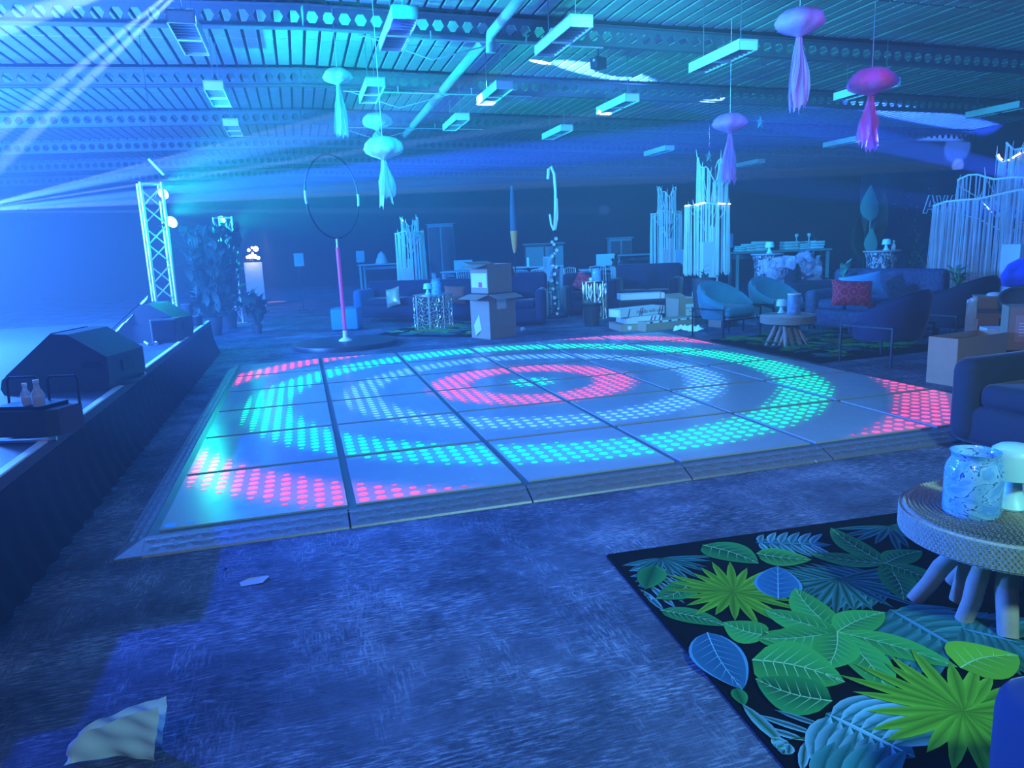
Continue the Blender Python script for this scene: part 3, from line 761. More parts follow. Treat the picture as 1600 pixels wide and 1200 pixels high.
rc = [(2.085, -.985), (1.985, -2.45), (1.93, -3.3), (4.95, -3.55), (4.95, -1.10), (3.63, -1.06)]
MB().prism(rc[::-1] if False else rc, .0005, .012).build('pile', M_rug, rug)
edge = MB()
for i in range(len(rc)):
    a, b = Vector((*rc[i], .009)), Vector((*rc[(i + 1) % len(rc)], .009)); edge.tube([a, b], .009, 6)
edge.build('bound_edge', M_rug, rug, 60)
L = Leaves(.0122)
L.inside = lambda p: p[0] > 2.085 + (p[1] + .985) * .0683 + .012 and p[1] < -.985 - (p[0] - 2.085) * .048 - .012
# placed after the photograph, back to front
L.feather(rp(1033, 872), rp(985, 935), .26, TL, PB, 7); L.fan(rp(1035, 872), .26, LG, TB, PI * .95, PI * 1.95, 12, .075)
L.fan(rp(1390, 822), .36, LG, TB, PI * .9, PI * 2.0, 13, .07)
L.monstera(rp(1180, 848), rp(1300, 852), .13, TL, PB, SB)
L.feather(rp(1395, 905), rp(1255, 915), .30, LG, TB, 11)
L.fan(rp(1312, 905), .36, LG, TB, PI * .9, PI * 2.05, 14, .07)
L.blade(rp(1098, 853), rp(1185, 882), .085, LG, MG, VN, .42, 10, .08, 7)
L.blade(rp(1182, 866), rp(1268, 876), .075, LG, BG, VN, .42, 10, -.06, 7)
L.palmate(rp(1383, 882), [rp(1298, 826), rp(1440, 862), rp(1412, 940), rp(1262, 866), rp(1470, 915)], .055, LG, MG, VN)
L.blade(rp(1025, 885), rp(1005, 930), .05, LG, MG, None, .5, 8)
L.blade(rp(1080, 910), rp(1015, 943), .055, LG, MG, VN, .45, 9, .1, 8)
L.blade(rp(1026, 955), rp(1133, 980), .045, LG, MG, VN, .5, 10, .05, 11)
L.fan(rp(1146, 927), .30, YG, YG, 0, 2 * PI, 22, .085)
L.blade(rp(1216, 938), rp(1215, 887), .075, (.02, .10, .2), (.03, .14, .26), PB, .52, 10, 0, 7, SB)
L.blade(rp(1200, 996), rp(1130, 975), .105, MG, BG, VN, .36, 10, .1, 8); L.blade(rp(1195, 990), rp(1245, 1020), .09, LG, BG, VN, .36, 10, .1, 8)
L.monstera(rp(1390, 955), rp(1520, 1030), .25, TL, TB, SB, 7); L.monstera(rp(1500, 985), rp(1600, 1010), .2, TL, TB, SB, 6)
L.palmate(rp(1308, 991), [rp(1242, 922), rp(1192, 955), rp(1188, 1002), rp(1382, 960), rp(1497, 1047), rp(1392, 1092), rp(1290, 1050)], .06, MG, BG, VN)
L.blade(rp(1105, 992), rp(1160, 1082), .075, (.02, .09, .17), (.03, .12, .2), PB, .55, 12, -.04, 9, SB)
L.blade(rp(1175, 1035), rp(1320, 1070), .13, MG, BG, VN, .38, 12, .1, 9); L.blade(rp(1300, 1100), rp(1180, 1065), .085, LG, MG, VN, .45, 10, .1, 8)
L.blade(rp(1150, 1080), rp(1165, 1112), .02, LG, MG, None)
L.feather(rp(1310, 1140), rp(1165, 1175), .2, LG, PB, 6); L.fan(rp(1225, 1170), .22, MG, PB, PI * .45, PI * 1.1, 6, .13)
L.monstera(rp(1290, 1120), rp(1430, 1190), .24, TL, PB, PB, 7); L.monstera(rp(1250, 1240), rp(1420, 1260), .2, TL, TB, SB, 6)
L.fan(rp(1505, 1118), .36, YG, YG, 0, 2 * PI, 24, .085)
L.blade(rp(1500, 1050), rp(1590, 1030), .09, YG, YG, VN, .42, 10, .1, 6)
for (x, y, k) in ((3.75, -1.5, 0), (4.2, -1.8, 1), (4.6, -1.4, 0), (3.9, -2.5, 1), (4.5, -2.6, 0), (2.6, -3.0, 1), (2.2, -2.9, 0), (4.1, -3.1, 1)):
    (L.fan((x, y), .3, YG, YG) if k == 0 else L.palmate((x, y), [(x + .3 * math.cos(q), y + .3 * math.sin(q)) for q in (0, 1.2, 2.3, 3.6, 5)], .06, MG, BG, VN))
L.b.build('leaf_print', M_print, rug, kind='stuff')

def scatter_rug(name, label, corners, n, seed, sc=.55, dim=1.0):
    r = random.Random(seed); t = thing(name, label, 'rug')
    MB().prism(corners, .0005, .012).build('pile', M_rug, t)
    e_ = MB()
    for i in range(4): e_.tube([Vector((*corners[i], .009)), Vector((*corners[(i + 1) % 4], .009))], .009, 5)
    e_.build('bound_edge', M_rug, t, 60)
    l = Leaves(.0122); l.r = r
    A, B, C, D = [Vector(c) for c in corners]
    dm = lambda c: tuple(q * dim for q in c)
    for k in range(n):
        u, v = r.uniform(.07, .93), r.uniform(.07, .93); q = (A.lerp(B, u)).lerp(D.lerp(C, u), v); kk = k % 5; R = sc * r.uniform(.32, .5)
        R = min(R, min(u, 1 - u) * (B - A).length, min(v, 1 - v) * (D - A).length); a = r.uniform(0, 6.28); e1 = q + Vector((R * math.cos(a), R * math.sin(a)))
        if kk == 0: l.fan(q, R, dm(YG), dm(YG), 0, 2 * PI, 14, .09)
        elif kk == 1: l.palmate(q, [q + Vector((R * math.cos(a + j * 1.25), R * math.sin(a + j * 1.25))) for j in range(5)], R * .2, dm(MG), dm(BG), dm(VN))
        elif kk == 2: l.monstera(q - (e1 - q) * .8, e1, R * .7, dm(TL), dm(TB), dm(SB), 5)
        elif kk == 3: l.feather(q - (e1 - q) * .8, e1, R * .7, dm(LG), dm(TB), 7)
        else: l.blade(q - (e1 - q) * .8, e1, R * .35, dm(MG), dm(BG), dm(VN), .42, 8, .1, 6)
    l.b.build('leaf_print', M_print, t, kind='stuff')
scatter_rug('leaf_rug', 'leaf-print rug under the middle woven table at the lounge chairs', [(6.33, 2.85), (8.3, 2.95), (8.3, 5.2), (6.33, 5.1)], 120, 21, .5, 1.0)
scatter_rug('leaf_rug', 'leaf-print rug under the gold drum table by the dark sofa', [(1.95, 8.75), (3.45, 7.6), (4.7, 9.2), (3.2, 10.35)], 40, 22, .8, 1.5)

# ------------------------------------------------------------------ woven tables
def mat_weave():
    mt, n, b = nodes('seagrass'); tc = n.nodes.new('ShaderNodeTexCoord'); nz = n.nodes.new('ShaderNodeTexNoise'); nz.inputs['Scale'].default_value = 90
    link(n, tc.outputs['Object'], nz.inputs['Vector']); r = n.nodes.new('ShaderNodeValToRGB'); r.color_ramp.elements[0].color = (.20, .20, .16, 1); r.color_ramp.elements[1].color = (.52, .54, .46, 1)
    link(n, nz.outputs['Fac'], r.inputs['Fac']); link(n, r.outputs[0], b.inputs['Base Color']); b.inputs['Roughness'].default_value = .85; return mt
M_weave = mat_weave(); M_wood = mat('driftwood', (0.33, 0.28, 0.24), .8, noise=.3, scale=14, bump=.3)
def rope_ring(b, r, z, rr, n, tw):
    """one ring of plaited rope: a run of slanted strands"""
    for k in range(n):
        a = 2 * PI * (k + (z * 977) % 1) / n; da = 2 * PI / n * 2.1
        for sg in (-1, 1):
            p0 = Vector((r * math.cos(a), r * math.sin(a), z)); a1 = a + da; p1 = Vector((r * math.cos(a1), r * math.sin(a1), z))
            nr = p0.normalized(); u = Vector((0, 0, 1)) if tw else nr
            q0 = p0 - u * rr * .7 * sg; q1 = p1 + u * rr * .1 * sg; w_ = (p1 - p0).cross(u).normalized()
            if tw: w_ = nr
            else: w_ = Vector((0, 0, 1))
            m_ = (q0 + q1) / 2 + w_ * rr * .8; s_ = u * rr * .38
            b.add([q0, m_ - s_, q1, m_ + s_], [(0, 1, 3), (1, 2, 3)] if not tw else [(0, 3, 1), (1, 3, 2)])
def woven_table(label, c, zt, R, th, feet, fine):
    t = thing('woven_table', label, 'table', (c[0], c[1], 0), 0, 'round woven tables on branch legs')
    b = MB(); nrad = 24; 
    prof = [(.001, zt - th), (R * .9, zt - th), (R - .012, zt - th + .012)]
    k = 9
    for i in range(k + 1):
        z = zt - th + .012 + (th - .024) * i / k; prof += [(R - .004, z), (R - .012, z + (th - .024) / k * .5)]
    prof += [(R - .02, zt - .003)]
    rr = R - .02
    while rr > .02: prof += [(rr - .006, zt), (rr - .012, zt - .004)]; rr -= .012
    prof += [(.001, zt - .002)]
    b.lathe(prof, 64 if fine else 40); tp = b.build('top', M_weave, t, 35)
    if fine:
        w_ = MB(); r_ = R - .022
        while r_ > .03: rope_ring(w_, r_, zt - .001, .010, max(12, int(2 * PI * r_ / .017)), False); r_ -= .0155
        for i in range(7): rope_ring(w_, R - .006, zt - th + .02 + i * (th - .03) / 6.4, .010, int(2 * PI * R / .017), True)
        w_.build('rope_weave', M_weave, tp, kind='stuff')
    hub = Vector((0, 0, zt - th))
    for (fx, fy) in feet:
        lx, ly = fx - c[0], fy - c[1]; tx, ty = -lx * .35 + rnd.uniform(-.05, .05), -ly * .35 + rnd.uniform(-.05, .05)
        lx0, ly0 = lx, ly
        tx, ty = lx * .42 + rnd.uniform(-.05, .05), ly * .42 + rnd.uniform(-.05, .05)
        r0 = rnd.uniform(.030, .036) if fine else rnd.uniform(.022, .028); pts = [Vector((lx, ly, .014)).lerp(Vector((tx, ty, zt - th + .01)), q) + Vector((rnd.uniform(-.006, .006), rnd.uniform(-.006, .006), 0)) for q in (0, .25, .5, .75, 1)]
        MB().tube(pts, [r0 * .95, r0, r0 * 1.08, r0 * .95, r0 * 1.1], 9).build('branch_leg', M_wood, t, 60)
    return t
TC = (3.25, -1.965)
woven_table('near woven rope table with driftwood legs, holding the marbled jar', TC, .40, .36, .105,
            [(3.01, -1.80), (3.05, -1.99), (3.10, -2.12), (3.30, -2.20), (3.46, -2.06), (3.45, -1.85), (3.27, -1.74), (3.16, -1.86)], True)
feet2 = [tuple(atz(x, y, .012).to_2d()) for x, y in ((1196, 541), (1208, 543), (1217, 543), (1228, 546), (1240, 545), (1252, 543), (1264, 541))] 
woven_table('middle woven rope table between teal and navy chairs, with a lamp and tube vase', (6.86, 4.12), .42, .35, .115, feet2 + [(7.05, 4.3), (6.75, 4.36)], False)

# ------------------------------------------------------------------ table lamps, jars, vases
M_lamp = mat('frosted_plastic', (0.42, 0.78, 0.80), .4, noise=.03)
def mushroom(label, p, s=1.0):
    t = thing('mushroom_lamp', label, 'lamp', p, 0, 'small white mushroom table lamps')
    MB().lathe([(.001, 0), (.052, 0), (.055, .006), (.045, .018), (.027, .05), (.022, .09), (.024, .11), (.001, .11)], 24, Matrix.Scale(s, 4)).build('base', M_lamp, t, 40)
    MB().lathe([(.060, .098), (.074, .098), (.073, .11), (.066, .165), (.060, .182), (.045, .192), (.001, .195)], 28, Matrix.Scale(s, 4)).build('shade', M_lamp, t, 40)
    return t
def mat_marble():
    mt, n, b = nodes('marbled_glass'); tc = n.nodes.new('ShaderNodeTexCoord'); mp = n.nodes.new('ShaderNodeMapping'); mp.inputs['Scale'].default_value = (3.4, 3.4, 9); mp.inputs['Rotation'].default_value = (.5, .3, 0)
    nz = n.nodes.new('ShaderNodeTexNoise'); nz.inputs['Scale'].default_value = 1.5; nz.inputs['Detail'].default_value = 5; nz.inputs['Distortion'].default_value = 1.6
    link(n, tc.outputs['Object'], mp.inputs[0]); link(n, mp.outputs[0], nz.inputs['Vector'])
    r = n.nodes.new('ShaderNodeValToRGB'); e = r.color_ramp.elements; e[0].position = .0; e[0].color = (.2, .48, .85, 1); e[1].position = 1; e[1].color = (.4, .68, .92, 1)
    for pos, c in ((.38, (.10, .32, .72)), (.485, (.22, .52, .88)), (.496, (.01, .05, .2)), (.504, (.02, .08, .28)), (.518, (.28, .58, .9)), (.64, (.12, .36, .78))): k = e.new(pos); k.color = (*c, 1)
    link(n, nz.outputs['Fac'], r.inputs[0]); link(n, r.outputs[0], b.inputs['Base Color']); b.inputs['Roughness'].default_value = .12; return mt
M_marble = mat_marble()
def jar(label, p, r, h, m_=None):
    t = thing('glass_jar', label, 'vase', p, 0, 'marbled glass jars')
    MB().lathe([(.001, 0), (r * .93, 0), (r * .985, h * .05), (r, h * .14), (r, h * .68), (r * .975, h * .75), (r * .90, h * .82), (r * .82, h * .87), (r * .80, h * .91), (r * .82, h * .96), (r * .87, h), (r * .82, h), (r * .76, h * .95), (r * .74, h * .85)], 36).build('body', m_ or M_marble, t, 40)
    MB().lathe([(r * .75, h * .86), (r * .5, h * .8), (.001, h * .79)], 36).build('inside', M_marble, t)
    return t
q = Vector((3.115, -1.925, .40)); jar('large marbled blue glass jar on the near woven table', q, pxsize(40, depth(q)), pxsize(101, depth(q)))
q = atz(1579, 791, .40); mushroom('white mushroom lamp beside the large marbled jar', q, 1.22)
q = Vector((6.84, 4.02, .42)); qd = depth(q)
mushroom('white mushroom lamp on the middle woven table', atz(1221, 489, .42), .95)
q = atz(1240, 490, .42); t = thing('tube_vase', 'dark blue patterned glass tube on the middle woven table', 'vase', q); h = pxsize(31, depth(q)); r = pxsize(10, depth(q))
MB().lathe([(.001, 0), (r, 0), (r, h), (r * .9, h), (r * .88, .02), (.001, .02)], 28).build('tube', mat('blue_print_glass', (.16, .34, .62), .15, noise=.9, scale=18), t, 40)
MB().lathe([(r * 1.02, h - .012), (r * 1.02, h + .004), (r * .9, h + .004)], 28).build('rim', M_white, t, 40)

# ------------------------------------------------------------------ lounge seats
def velvet(name, col): return mat(name, col, .85, noise=.25, scale=7, sheen=.22, bump=.1)
V_teal = velvet('teal_velvet', (0.018, 0.13, 0.19)); V_navy = velvet('navy_velvet', (0.013, 0.022, 0.085)); V_dark = velvet('midnight_velvet', (0.009, 0.016, 0.045)); V_blue = velvet('blue_velvet', (0.02, 0.14, 0.36))
M_leg = mat('dark_metal', (0.03, 0.03, 0.035), .4, .8)
def tub(label, p, rz, v, s=1.0, group='tub chairs round the lounge'):
    t = thing('tub_chair', label, 'chair', (p[0], p[1], 0), rz, group)
    A = R_(128); n = 33
    def shell(u, w_):
        th = -A + 2 * A * u; k = ((1 + math.cos(th * 1.38)) / 2) ** .8; zt = .50 + .30 * k; zb = .27; flare = .05 * k
        ring = [(0, zb), (0, .42), (.012 + flare * .5, zt - .06), (.03 + flare, zt - .012), (.055 + flare, zt), (.085 + flare, zt - .02), (.10 + flare * .9, zt - .07), (.095 + flare * .3, .46), (.07, .31), (.05, zb)]
        i = w_ * 9; o, z = ring[min(9, int(i + .5))]
        rx, ry = (.285 + o) * s, (.285 + o) * s
        return (rx * math.sin(th), ry * math.cos(th) + .0, z * s)
    sh = MB().grid(shell, n, 10)
    for e in (0, n - 1): sh.f.append(tuple((j * n + e) for j in range(10)) if e == 0 else tuple((j * n + e) for j in range(9, -1, -1))); sh.cols.append(None)
    sh.build('backrest', v, t, 50)
    MB().rbox((0, -.03, .38), (.55 * s, .56 * s, .15), .05, 3).build('seat', v, t, 50)
    MB().rbox((0, -.02, .285), (.5 * s, .5 * s, .05), .02, 1).build('seat_base', v, t, 50)
    pip = MB().tube([Vector(shell(i / 32, .44)) * 1.005 for i in range(33)], .008, 5); pip.build('piping', v, t, 60)
    a = .375 * s
    for sx in (-1, 1):
        for sy in (-1, 1): MB().box((sx * a, sy * .30, .21), (.018, .018, .42)).build('leg', M_leg, t)
    for sx in (-1, 1): MB().box((sx * a, 0, .425), (.018, .618, .018)).build('side_rail', M_leg, t)
    MB().box((0, .30, .29), (2 * a, .018, .018)).build('back_rail', M_leg, t)
    MB().box((0, -.30, .27), (2 * a, .018, .018)).build('front_rail', M_leg, t)
    return t
tub('teal velvet tub chair beside the pile of striped cartons', (6.78, 5.42), R_(14), V_teal, 1.0)
tub('teal velvet tub chair behind the first, below the mauve tulle', (7.78, 5.62), R_(10), V_teal, 1.0)
tub('navy tub chair seen from behind in front of the red cushion', (6.98, 2.58), R_(194), V_navy, 1.0)
tub('navy tub chair behind the open carton, under the fringe tower', (8.4, 3.05), R_(190), V_dark, 1.08)

def club(label, p, rz, v, W=.86, D=.84, H=.78, arm=.62, aw=.2):
    t = thing('club_armchair', label, 'armchair', (p[0], p[1], 0), rz, 'bulky dark armchairs')
    MB().rbox((0, 0, .2), (W - .06, D - .06, .26), .06, 3).build('base', v, t, 50)
    MB().rbox((0, -.06, .39), (W - 2 * aw + .02, D - .2, .16), .06, 3).build('seat', v, t, 50)
    MB().rbox((0, D / 2 - .11, .08 + (H - .08) / 2), (W - .02, .22, H - .08), .09, 4).build('backrest', v, t, 50)
    for sx in (-1, 1): MB().rbox((sx * (W / 2 - aw / 2), -.01, .08 + (arm - .08) / 2), (aw, D - .02, arm - .08), .085, 4).build('armrest', v, t, 50)
    for sx in (-1, 1):
        for sy in (-1, 1): MB().lathe([(.02, 0), (.026, .09), (.001, .09)], 10, T3((sx * (W / 2 - .1), sy * (D / 2 - .1), 0))).build('foot', M_leg, t)
    return t
club('dark blue armchair behind the near woven table, in front of the cartons', (5.22, -.67), R_(-86), V_dark, .88, .84, .68, .62, .19)
club('dark navy armchair cut off at the lower corner of the near rug', (2.56, -3.23), R_(160), V_navy, .86, .86, .66, .42)

def sofa(label, p, rz, v, W=2.2, D=.85, H=.8, arm=.6, vb=None, name='sofa', seats=3):
    t = thing(name, label, 'sofa', (p[0], p[1], 0), rz, 'dark sofas round the lounge')
    MB().rbox((0, 0, .22), (W - .1, D - .04, .26), .05, 2).build('base', v, t, 50)
    sw = (W - .36) / seats
    for k in range(seats): MB().rbox((-W / 2 + .18 + sw * (k + .5), -.06, .41), (sw - .01, D - .22, .15), .05, 3).build('seat_cushion', v, t, 50)
    MB().rbox((0, D / 2 - .1, .3 + (H - .3) / 2), (W - .04, .2, H - .3), .08, 3).build('backrest', v, t, 50)
    for sx in (-1, 1): MB().rbox((sx * (W / 2 - .09), -.01, .1 + (arm - .1) / 2), (.18, D, arm - .1), .07, 3).build('armrest', vb or v, t, 50)
    for sx in (-1, 1):
        for sy in (-1, 1): MB().lathe([(.015, 0), (.025, .1), (.001, .1)], 10, T3((sx * (W / 2 - .12), sy * (D / 2 - .1), 0))).build('foot', M_leg, t)
    return t
def sofa_at(label, px0, d0, px1, d1, v, **k):
    a_, b_ = atd(px0, 470, d0), atd(px1, 470, d1); return sofa(label, (a_ + b_) / 2, math.atan2(b_.y - a_.y, b_.x - a_.x), v, W=(b_ - a_).to_2d().length, **k)
sofa_at('dark sofa with a bright blue arm behind the gold drum table', 566, 15.3, 782, 14.5, V_dark, H=.82, arm=.68, vb=V_blue)
club('dark armchair left of the flower garland, beyond the cartons', atd(815, 470, 13.3), R_(-22), V_dark, .95, .85, .95, .66)
club('dark armchair with a red cushion, just right of the garland', atd(910, 470, 14.75), R_(-14), V_dark, .74, .8, .84, .6, .13)
sofa_at('midnight sofa behind the striped cartons, below the central fringe tower', 956, 14.6, 1064, 14.1, V_dark, H=.98, arm=.72, seats=2)
V_leaf = mat('pebble_print', (0.035, 0.06, 0.13), .8, noise=1.0, scale=26)
sofa_at('pebble-print sofa holding the red and light blue cushions', 1283, 10.9, 1462, 9.5, V_leaf, H=.90, arm=.62)

def pillow(label, p, w_, h, th, rot, m_, name='cushion'):
    def f(sg):
        def g(u, v):
            a, b = u * 2 - 1, v * 2 - 1; k = (1 - abs(a) ** 2.6) * (1 - abs(b) ** 2.6); pin = 1 - .10 * (1 - abs(a)) * 0 - .07 * (abs(b) < .999) * (1 - b * b) * abs(a) ** 6
            pin2 = 1 - .07 * (1 - a * a) * abs(b) ** 6
            return (a * w_ / 2 * pin, sg * th / 2 * max(0, k) ** .55, b * h / 2 * pin2)
        return g
    b = MB().grid(f(1), 13, 13).grid(f(-1), 13, 13); k = 169
    b.f = b.f[:144] + [fc[::-1] for fc in b.f[144:]]
    b.f = [fc[::-1] for fc in b.f]
    o = b.build(name, m_, None, 60, p, rot); return tag(o, label, 'cushion', 'scatter cushions on the sofas')
def mat_red():
    mt, n, b = nodes('red_patterned'); tc = n.nodes.new('ShaderNodeTexCoord'); mp = n.nodes.new('ShaderNodeMapping'); mp.inputs['Scale'].default_value = (8, 8, 8)
    vo = n.nodes.new('ShaderNodeTexVoronoi'); vo.inputs['Scale'].default_value = 1.0; vo.inputs['Randomness'].default_value = 0.0
    link(n, tc.outputs['Object'], mp.inputs[0]); link(n, mp.outputs[0], vo.inputs['Vector']); wv = n.nodes.new('ShaderNodeMath'); wv.operation = 'SINE'; m2 = n.nodes.new('ShaderNodeMath'); m2.operation = 'MULTIPLY'; m2.inputs[1].default_value = 22
    link(n, vo.outputs['Distance'], m2.inputs[0]); link(n, m2.outputs[0], wv.inputs[0]); r = n.nodes.new('ShaderNodeValToRGB'); r.color_ramp.elements[0].color = (.55, .02, .06, 1); r.color_ramp.elements[1].color = (.8, .10, .16, 1)
    link(n, wv.outputs[0], r.inputs[0]); link(n, r.outputs[0], b.inputs['Base Color']); b.inputs['Roughness'].default_value = .85; return mt
M_red = mat_red(); M_lb = mat('light_blue_cloth', (.12, .5, .72), .8, noise=.08); M_gold = mat('gold_satin', (.55, .48, .36), .35, .4, noise=.2, scale=6); M_rust = mat('rust_cloth', (.42, .10, .08), .85, noise=.15)
def pil_px(label, px, py, dep, wpx, hpx, tilt, roll, m_, yaw=0.0):
    p = atd(px, py, dep); return pillow(label, p, pxsize(wpx, dep), pxsize(hpx, dep), .16, (R_(tilt), R_(roll), YAW + R_(yaw)), m_)
pil_px('red patterned cushion leaning in front of the light blue one', 1331, 458, 9.75, 62, 42, -18, 4, M_red, -8)
pil_px('light blue cushion behind the red patterned one', 1346, 446, 10.0, 62, 36, -16, -8, M_lb, -8)
pil_px('shiny gold cushion on the dark sofa with the blue arm', 614, 464, 14.55, 26, 30, -18, -14, M_gold, -25)
pil_px('rust red cushion behind the jar on the gold drum table', 711, 461, 14.15, 34, 30, -20, 4, M_rust, 10)
pil_px('dark red cushion by the second lattice table under the garland', 912, 441, 14.35, 30, 28, -20, 30, M_red, 0)
# cube pouf
q = atz(545, 517); d = depth(q); S = pxsize(42, d); t = thing('cube_pouf', 'bright blue cube pouf behind the hoop pole', 'pouf', q + Vector((0, .2, 0)), R_(-16))
MB().rbox((0, 0, .025 + S * .4), (S, S, S * .8), .03, 2).build('cushion', mat('bright_blue_felt', (.02, .26, .52), .8, noise=.08), t, 50)
tp = MB(); [tp.tube([(sx * S * .5, -S * .5, z_), (sx * S * .5, S * .5, z_)], .006, 5).tube([(-S * .5, sx * S * .5, z_), (S * .5, sx * S * .5, z_)], .006, 5) for sx in (-.985, .985) for z_ in (S * .80 + .018,)]
tp.build('piping', V_blue, t)
for sx in (-1, 1):
    for sy in (-1, 1): MB().box((sx * S * .4, sy * S * .4, .0135), (.04, .04, .027)).build('foot', M_leg, t)

# lattice drum tables
M_brass = mat('brass', (.75, .66, .46), .32, .85, noise=.1)
def drum(label, p, R, H, petals):
    t = thing('drum_table', label, 'side table', p, 0, 'gold lattice drum tables')
    MB().lathe([(.001, H - .012), (R, H - .012), (R, H), (.001, H)], 40).build('top', M_brass, t, 40)
    MB().lathe([(R, 0), (R + .004, .0), (R + .004, .025), (R, .025)], 40).build('base_ring', M_brass, t, 40)
    lat = MB(); n = 8
    def on(a, z): return Vector((R * math.cos(a), R * math.sin(a), z))
    for k in range(n):
        a0 = 2 * PI * k / n; da = 2 * PI / n
        for (zc, hh) in ((H * .5, H * .46),) if petals else ((H * .27, H * .22), (H * .73, H * .22)):
            for j in range(8):
                b0 = 2 * PI * j / 8
                c, s_ = math.cos(b0), math.sin(b0); c2, s2 = math.cos(b0 + .39), math.sin(b0 + .39); c3, s3 = math.cos(b0 + .785), math.sin(b0 + .785)
                w_ = da * .5
                lat.tube([on(a0 + w_ * .22 * c, zc + hh * .22 * s_), on(a0 + w_ * .62 * (c * .94 + c2 * .06) - 0, zc + hh * .62 * s_), on(a0 + w_ * .98 * c2, zc + hh * .98 * s2)], .0065, 4)
                lat.tube([on(a0 + w_ * .22 * c3, zc + hh * .22 * s3), on(a0 + w_ * .62 * c3, zc + hh * .62 * s3), on(a0 + w_ * .98 * c2, zc + hh * .98 * s2)], .0065, 4)
            lat.tube([on(a0 + da * .5 * .22 * math.cos(q_ * PI / 6), zc + hh * .22 * math.sin(q_ * PI / 6)) for q_ in range(13)], .007, 4)
        lat.tube([on(a0 + da / 2, .02), on(a0 + da / 2, H - .01)], .009, 4); lat.tube([on(a0 + da / 2 + .05, .02), on(a0 + da / 2 + .05, H - .01)], .006, 4)
    lat.build('lattice', M_brass, t, 60, kind='stuff')
    return t
q = atz(681, 515); D1 = q + Vector((0, .15, 0)); d = depth(D1); DH = pxsize(54, d); DR = pxsize(30, d)
drum('gold lattice drum table left of the cardboard boxes', D1, DR, DH, False)
mushroom('white mushroom lamp on the gold drum table beside its jar', D1 + Vector((-.09, -.06, DH)), 1.05)
jar('pale blue glass jar on the gold drum table', D1 + Vector((.07, -.05, DH)), pxsize(8, d), pxsize(23, d))
q = atz(933, 500); D2 = q + Vector((.0, .1, 0)); d = depth(D2); H2 = pxsize(60, d)
drum('second gold lattice table with a flower cut-out near the garland', D2, pxsize(18, d), H2, True)
jar('turquoise glass jar on the second lattice table', D2 + Vector((.02, -.05, H2)), pxsize(7, d), pxsize(19, d))
o = MB().lathe([(.001, 0), (.03, .01), (.04, .035), (.025, .065), (.001, .07)], 12).build('white_flower_head', M_white, None, 50, D2 + Vector((-.1, -.08, H2))); tag(o, 'small white flower head beside the turquoise jar', 'flower')
q = atz(925, 509); d = depth(q); t = thing('planter_pot', 'dark tapered pot standing in front of the second lattice table', 'pot', q)
rr = pxsize(14, d); MB().lathe([(.001, 0), (rr * .75, 0), (rr, pxsize(34, d)), (rr * .9, pxsize(34, d)), (rr * .86, pxsize(28, d)), (.001, pxsize(28, d))], 24).build('pot', M_wedge, t, 40)
MB().lathe([(rr * 1.0, pxsize(31, d)), (rr * 1.08, pxsize(32, d)), (rr * 1.08, pxsize(35, d)), (rr * .95, pxsize(35, d))], 24).build('rim', M_black, t, 40)

# ------------------------------------------------------------------ cartons
def carton(label, p, dims, rz, flaps=(), name='carton', m_=None, z0=0.0, group=None, flapang=.45, tape=True, flap=.45):
    t = thing(name, label, 'box', (p[0], p[1], z0), rz, group); W, D, H = dims; m_ = m_ or M_card; th = .006
    b = MB().box((0, 0, th / 2 + .0005), (W, D, th)).box((-W / 2 + th / 2, 0, H / 2), (th, D, H)).box((W / 2 - th / 2, 0, H / 2), (th, D, H)).box((0, -D / 2 + th / 2, H / 2), (W, th, H)).box((0, D / 2 - th / 2, H / 2), (W, th, H))
    if not flaps: b.rbox((0, 0, H - th / 2), (W, D, th), .002, 1)
    b.build('walls', m_, t)
    for s_, ang in flaps:
        if s_ in 'ew':
            L_ = W * flap; sg = 1 if s_ == 'e' else -1
            MB().box((sg * L_ / 2, 0, 0), (L_, D, .005)).build('flap', m_, t, None, (sg * W / 2, 0, H), (0, ang * sg, 0))
        else:
            L_ = D * flap; sg = 1 if s_ == 'n' else -1
            MB().box((0, sg * L_ / 2, 0), (W, L_, .005)).build('flap', m_, t, None, (0, sg * D / 2, H), (-ang * sg, 0, 0))
    return t
def text(s_, size, parent, loc, rot, m_, name='lettering', ext=.0006, sx=1.0):
    c = bpy.data.curves.new(name, 'FONT'); c.body = s_; c.size = size; c.extrude = ext; c.align_x = 'CENTER'; c.align_y = 'CENTER'
    o = bpy.data.objects.new(name, c); COL.objects.link(o); dg = bpy.context.evaluated_depsgraph_get()
    me = bpy.data.meshes.new_from_object(o.evaluated_get(dg)); bpy.data.objects.remove(o); bpy.data.curves.remove(c)
    me.materials.clear(); me.materials.append(m_); o = bpy.data.objects.new(name, me); COL.objects.link(o)
    o.parent = parent; o.location = loc; o.rotation_euler = rot; o.scale = (sx, 1, 1); return o
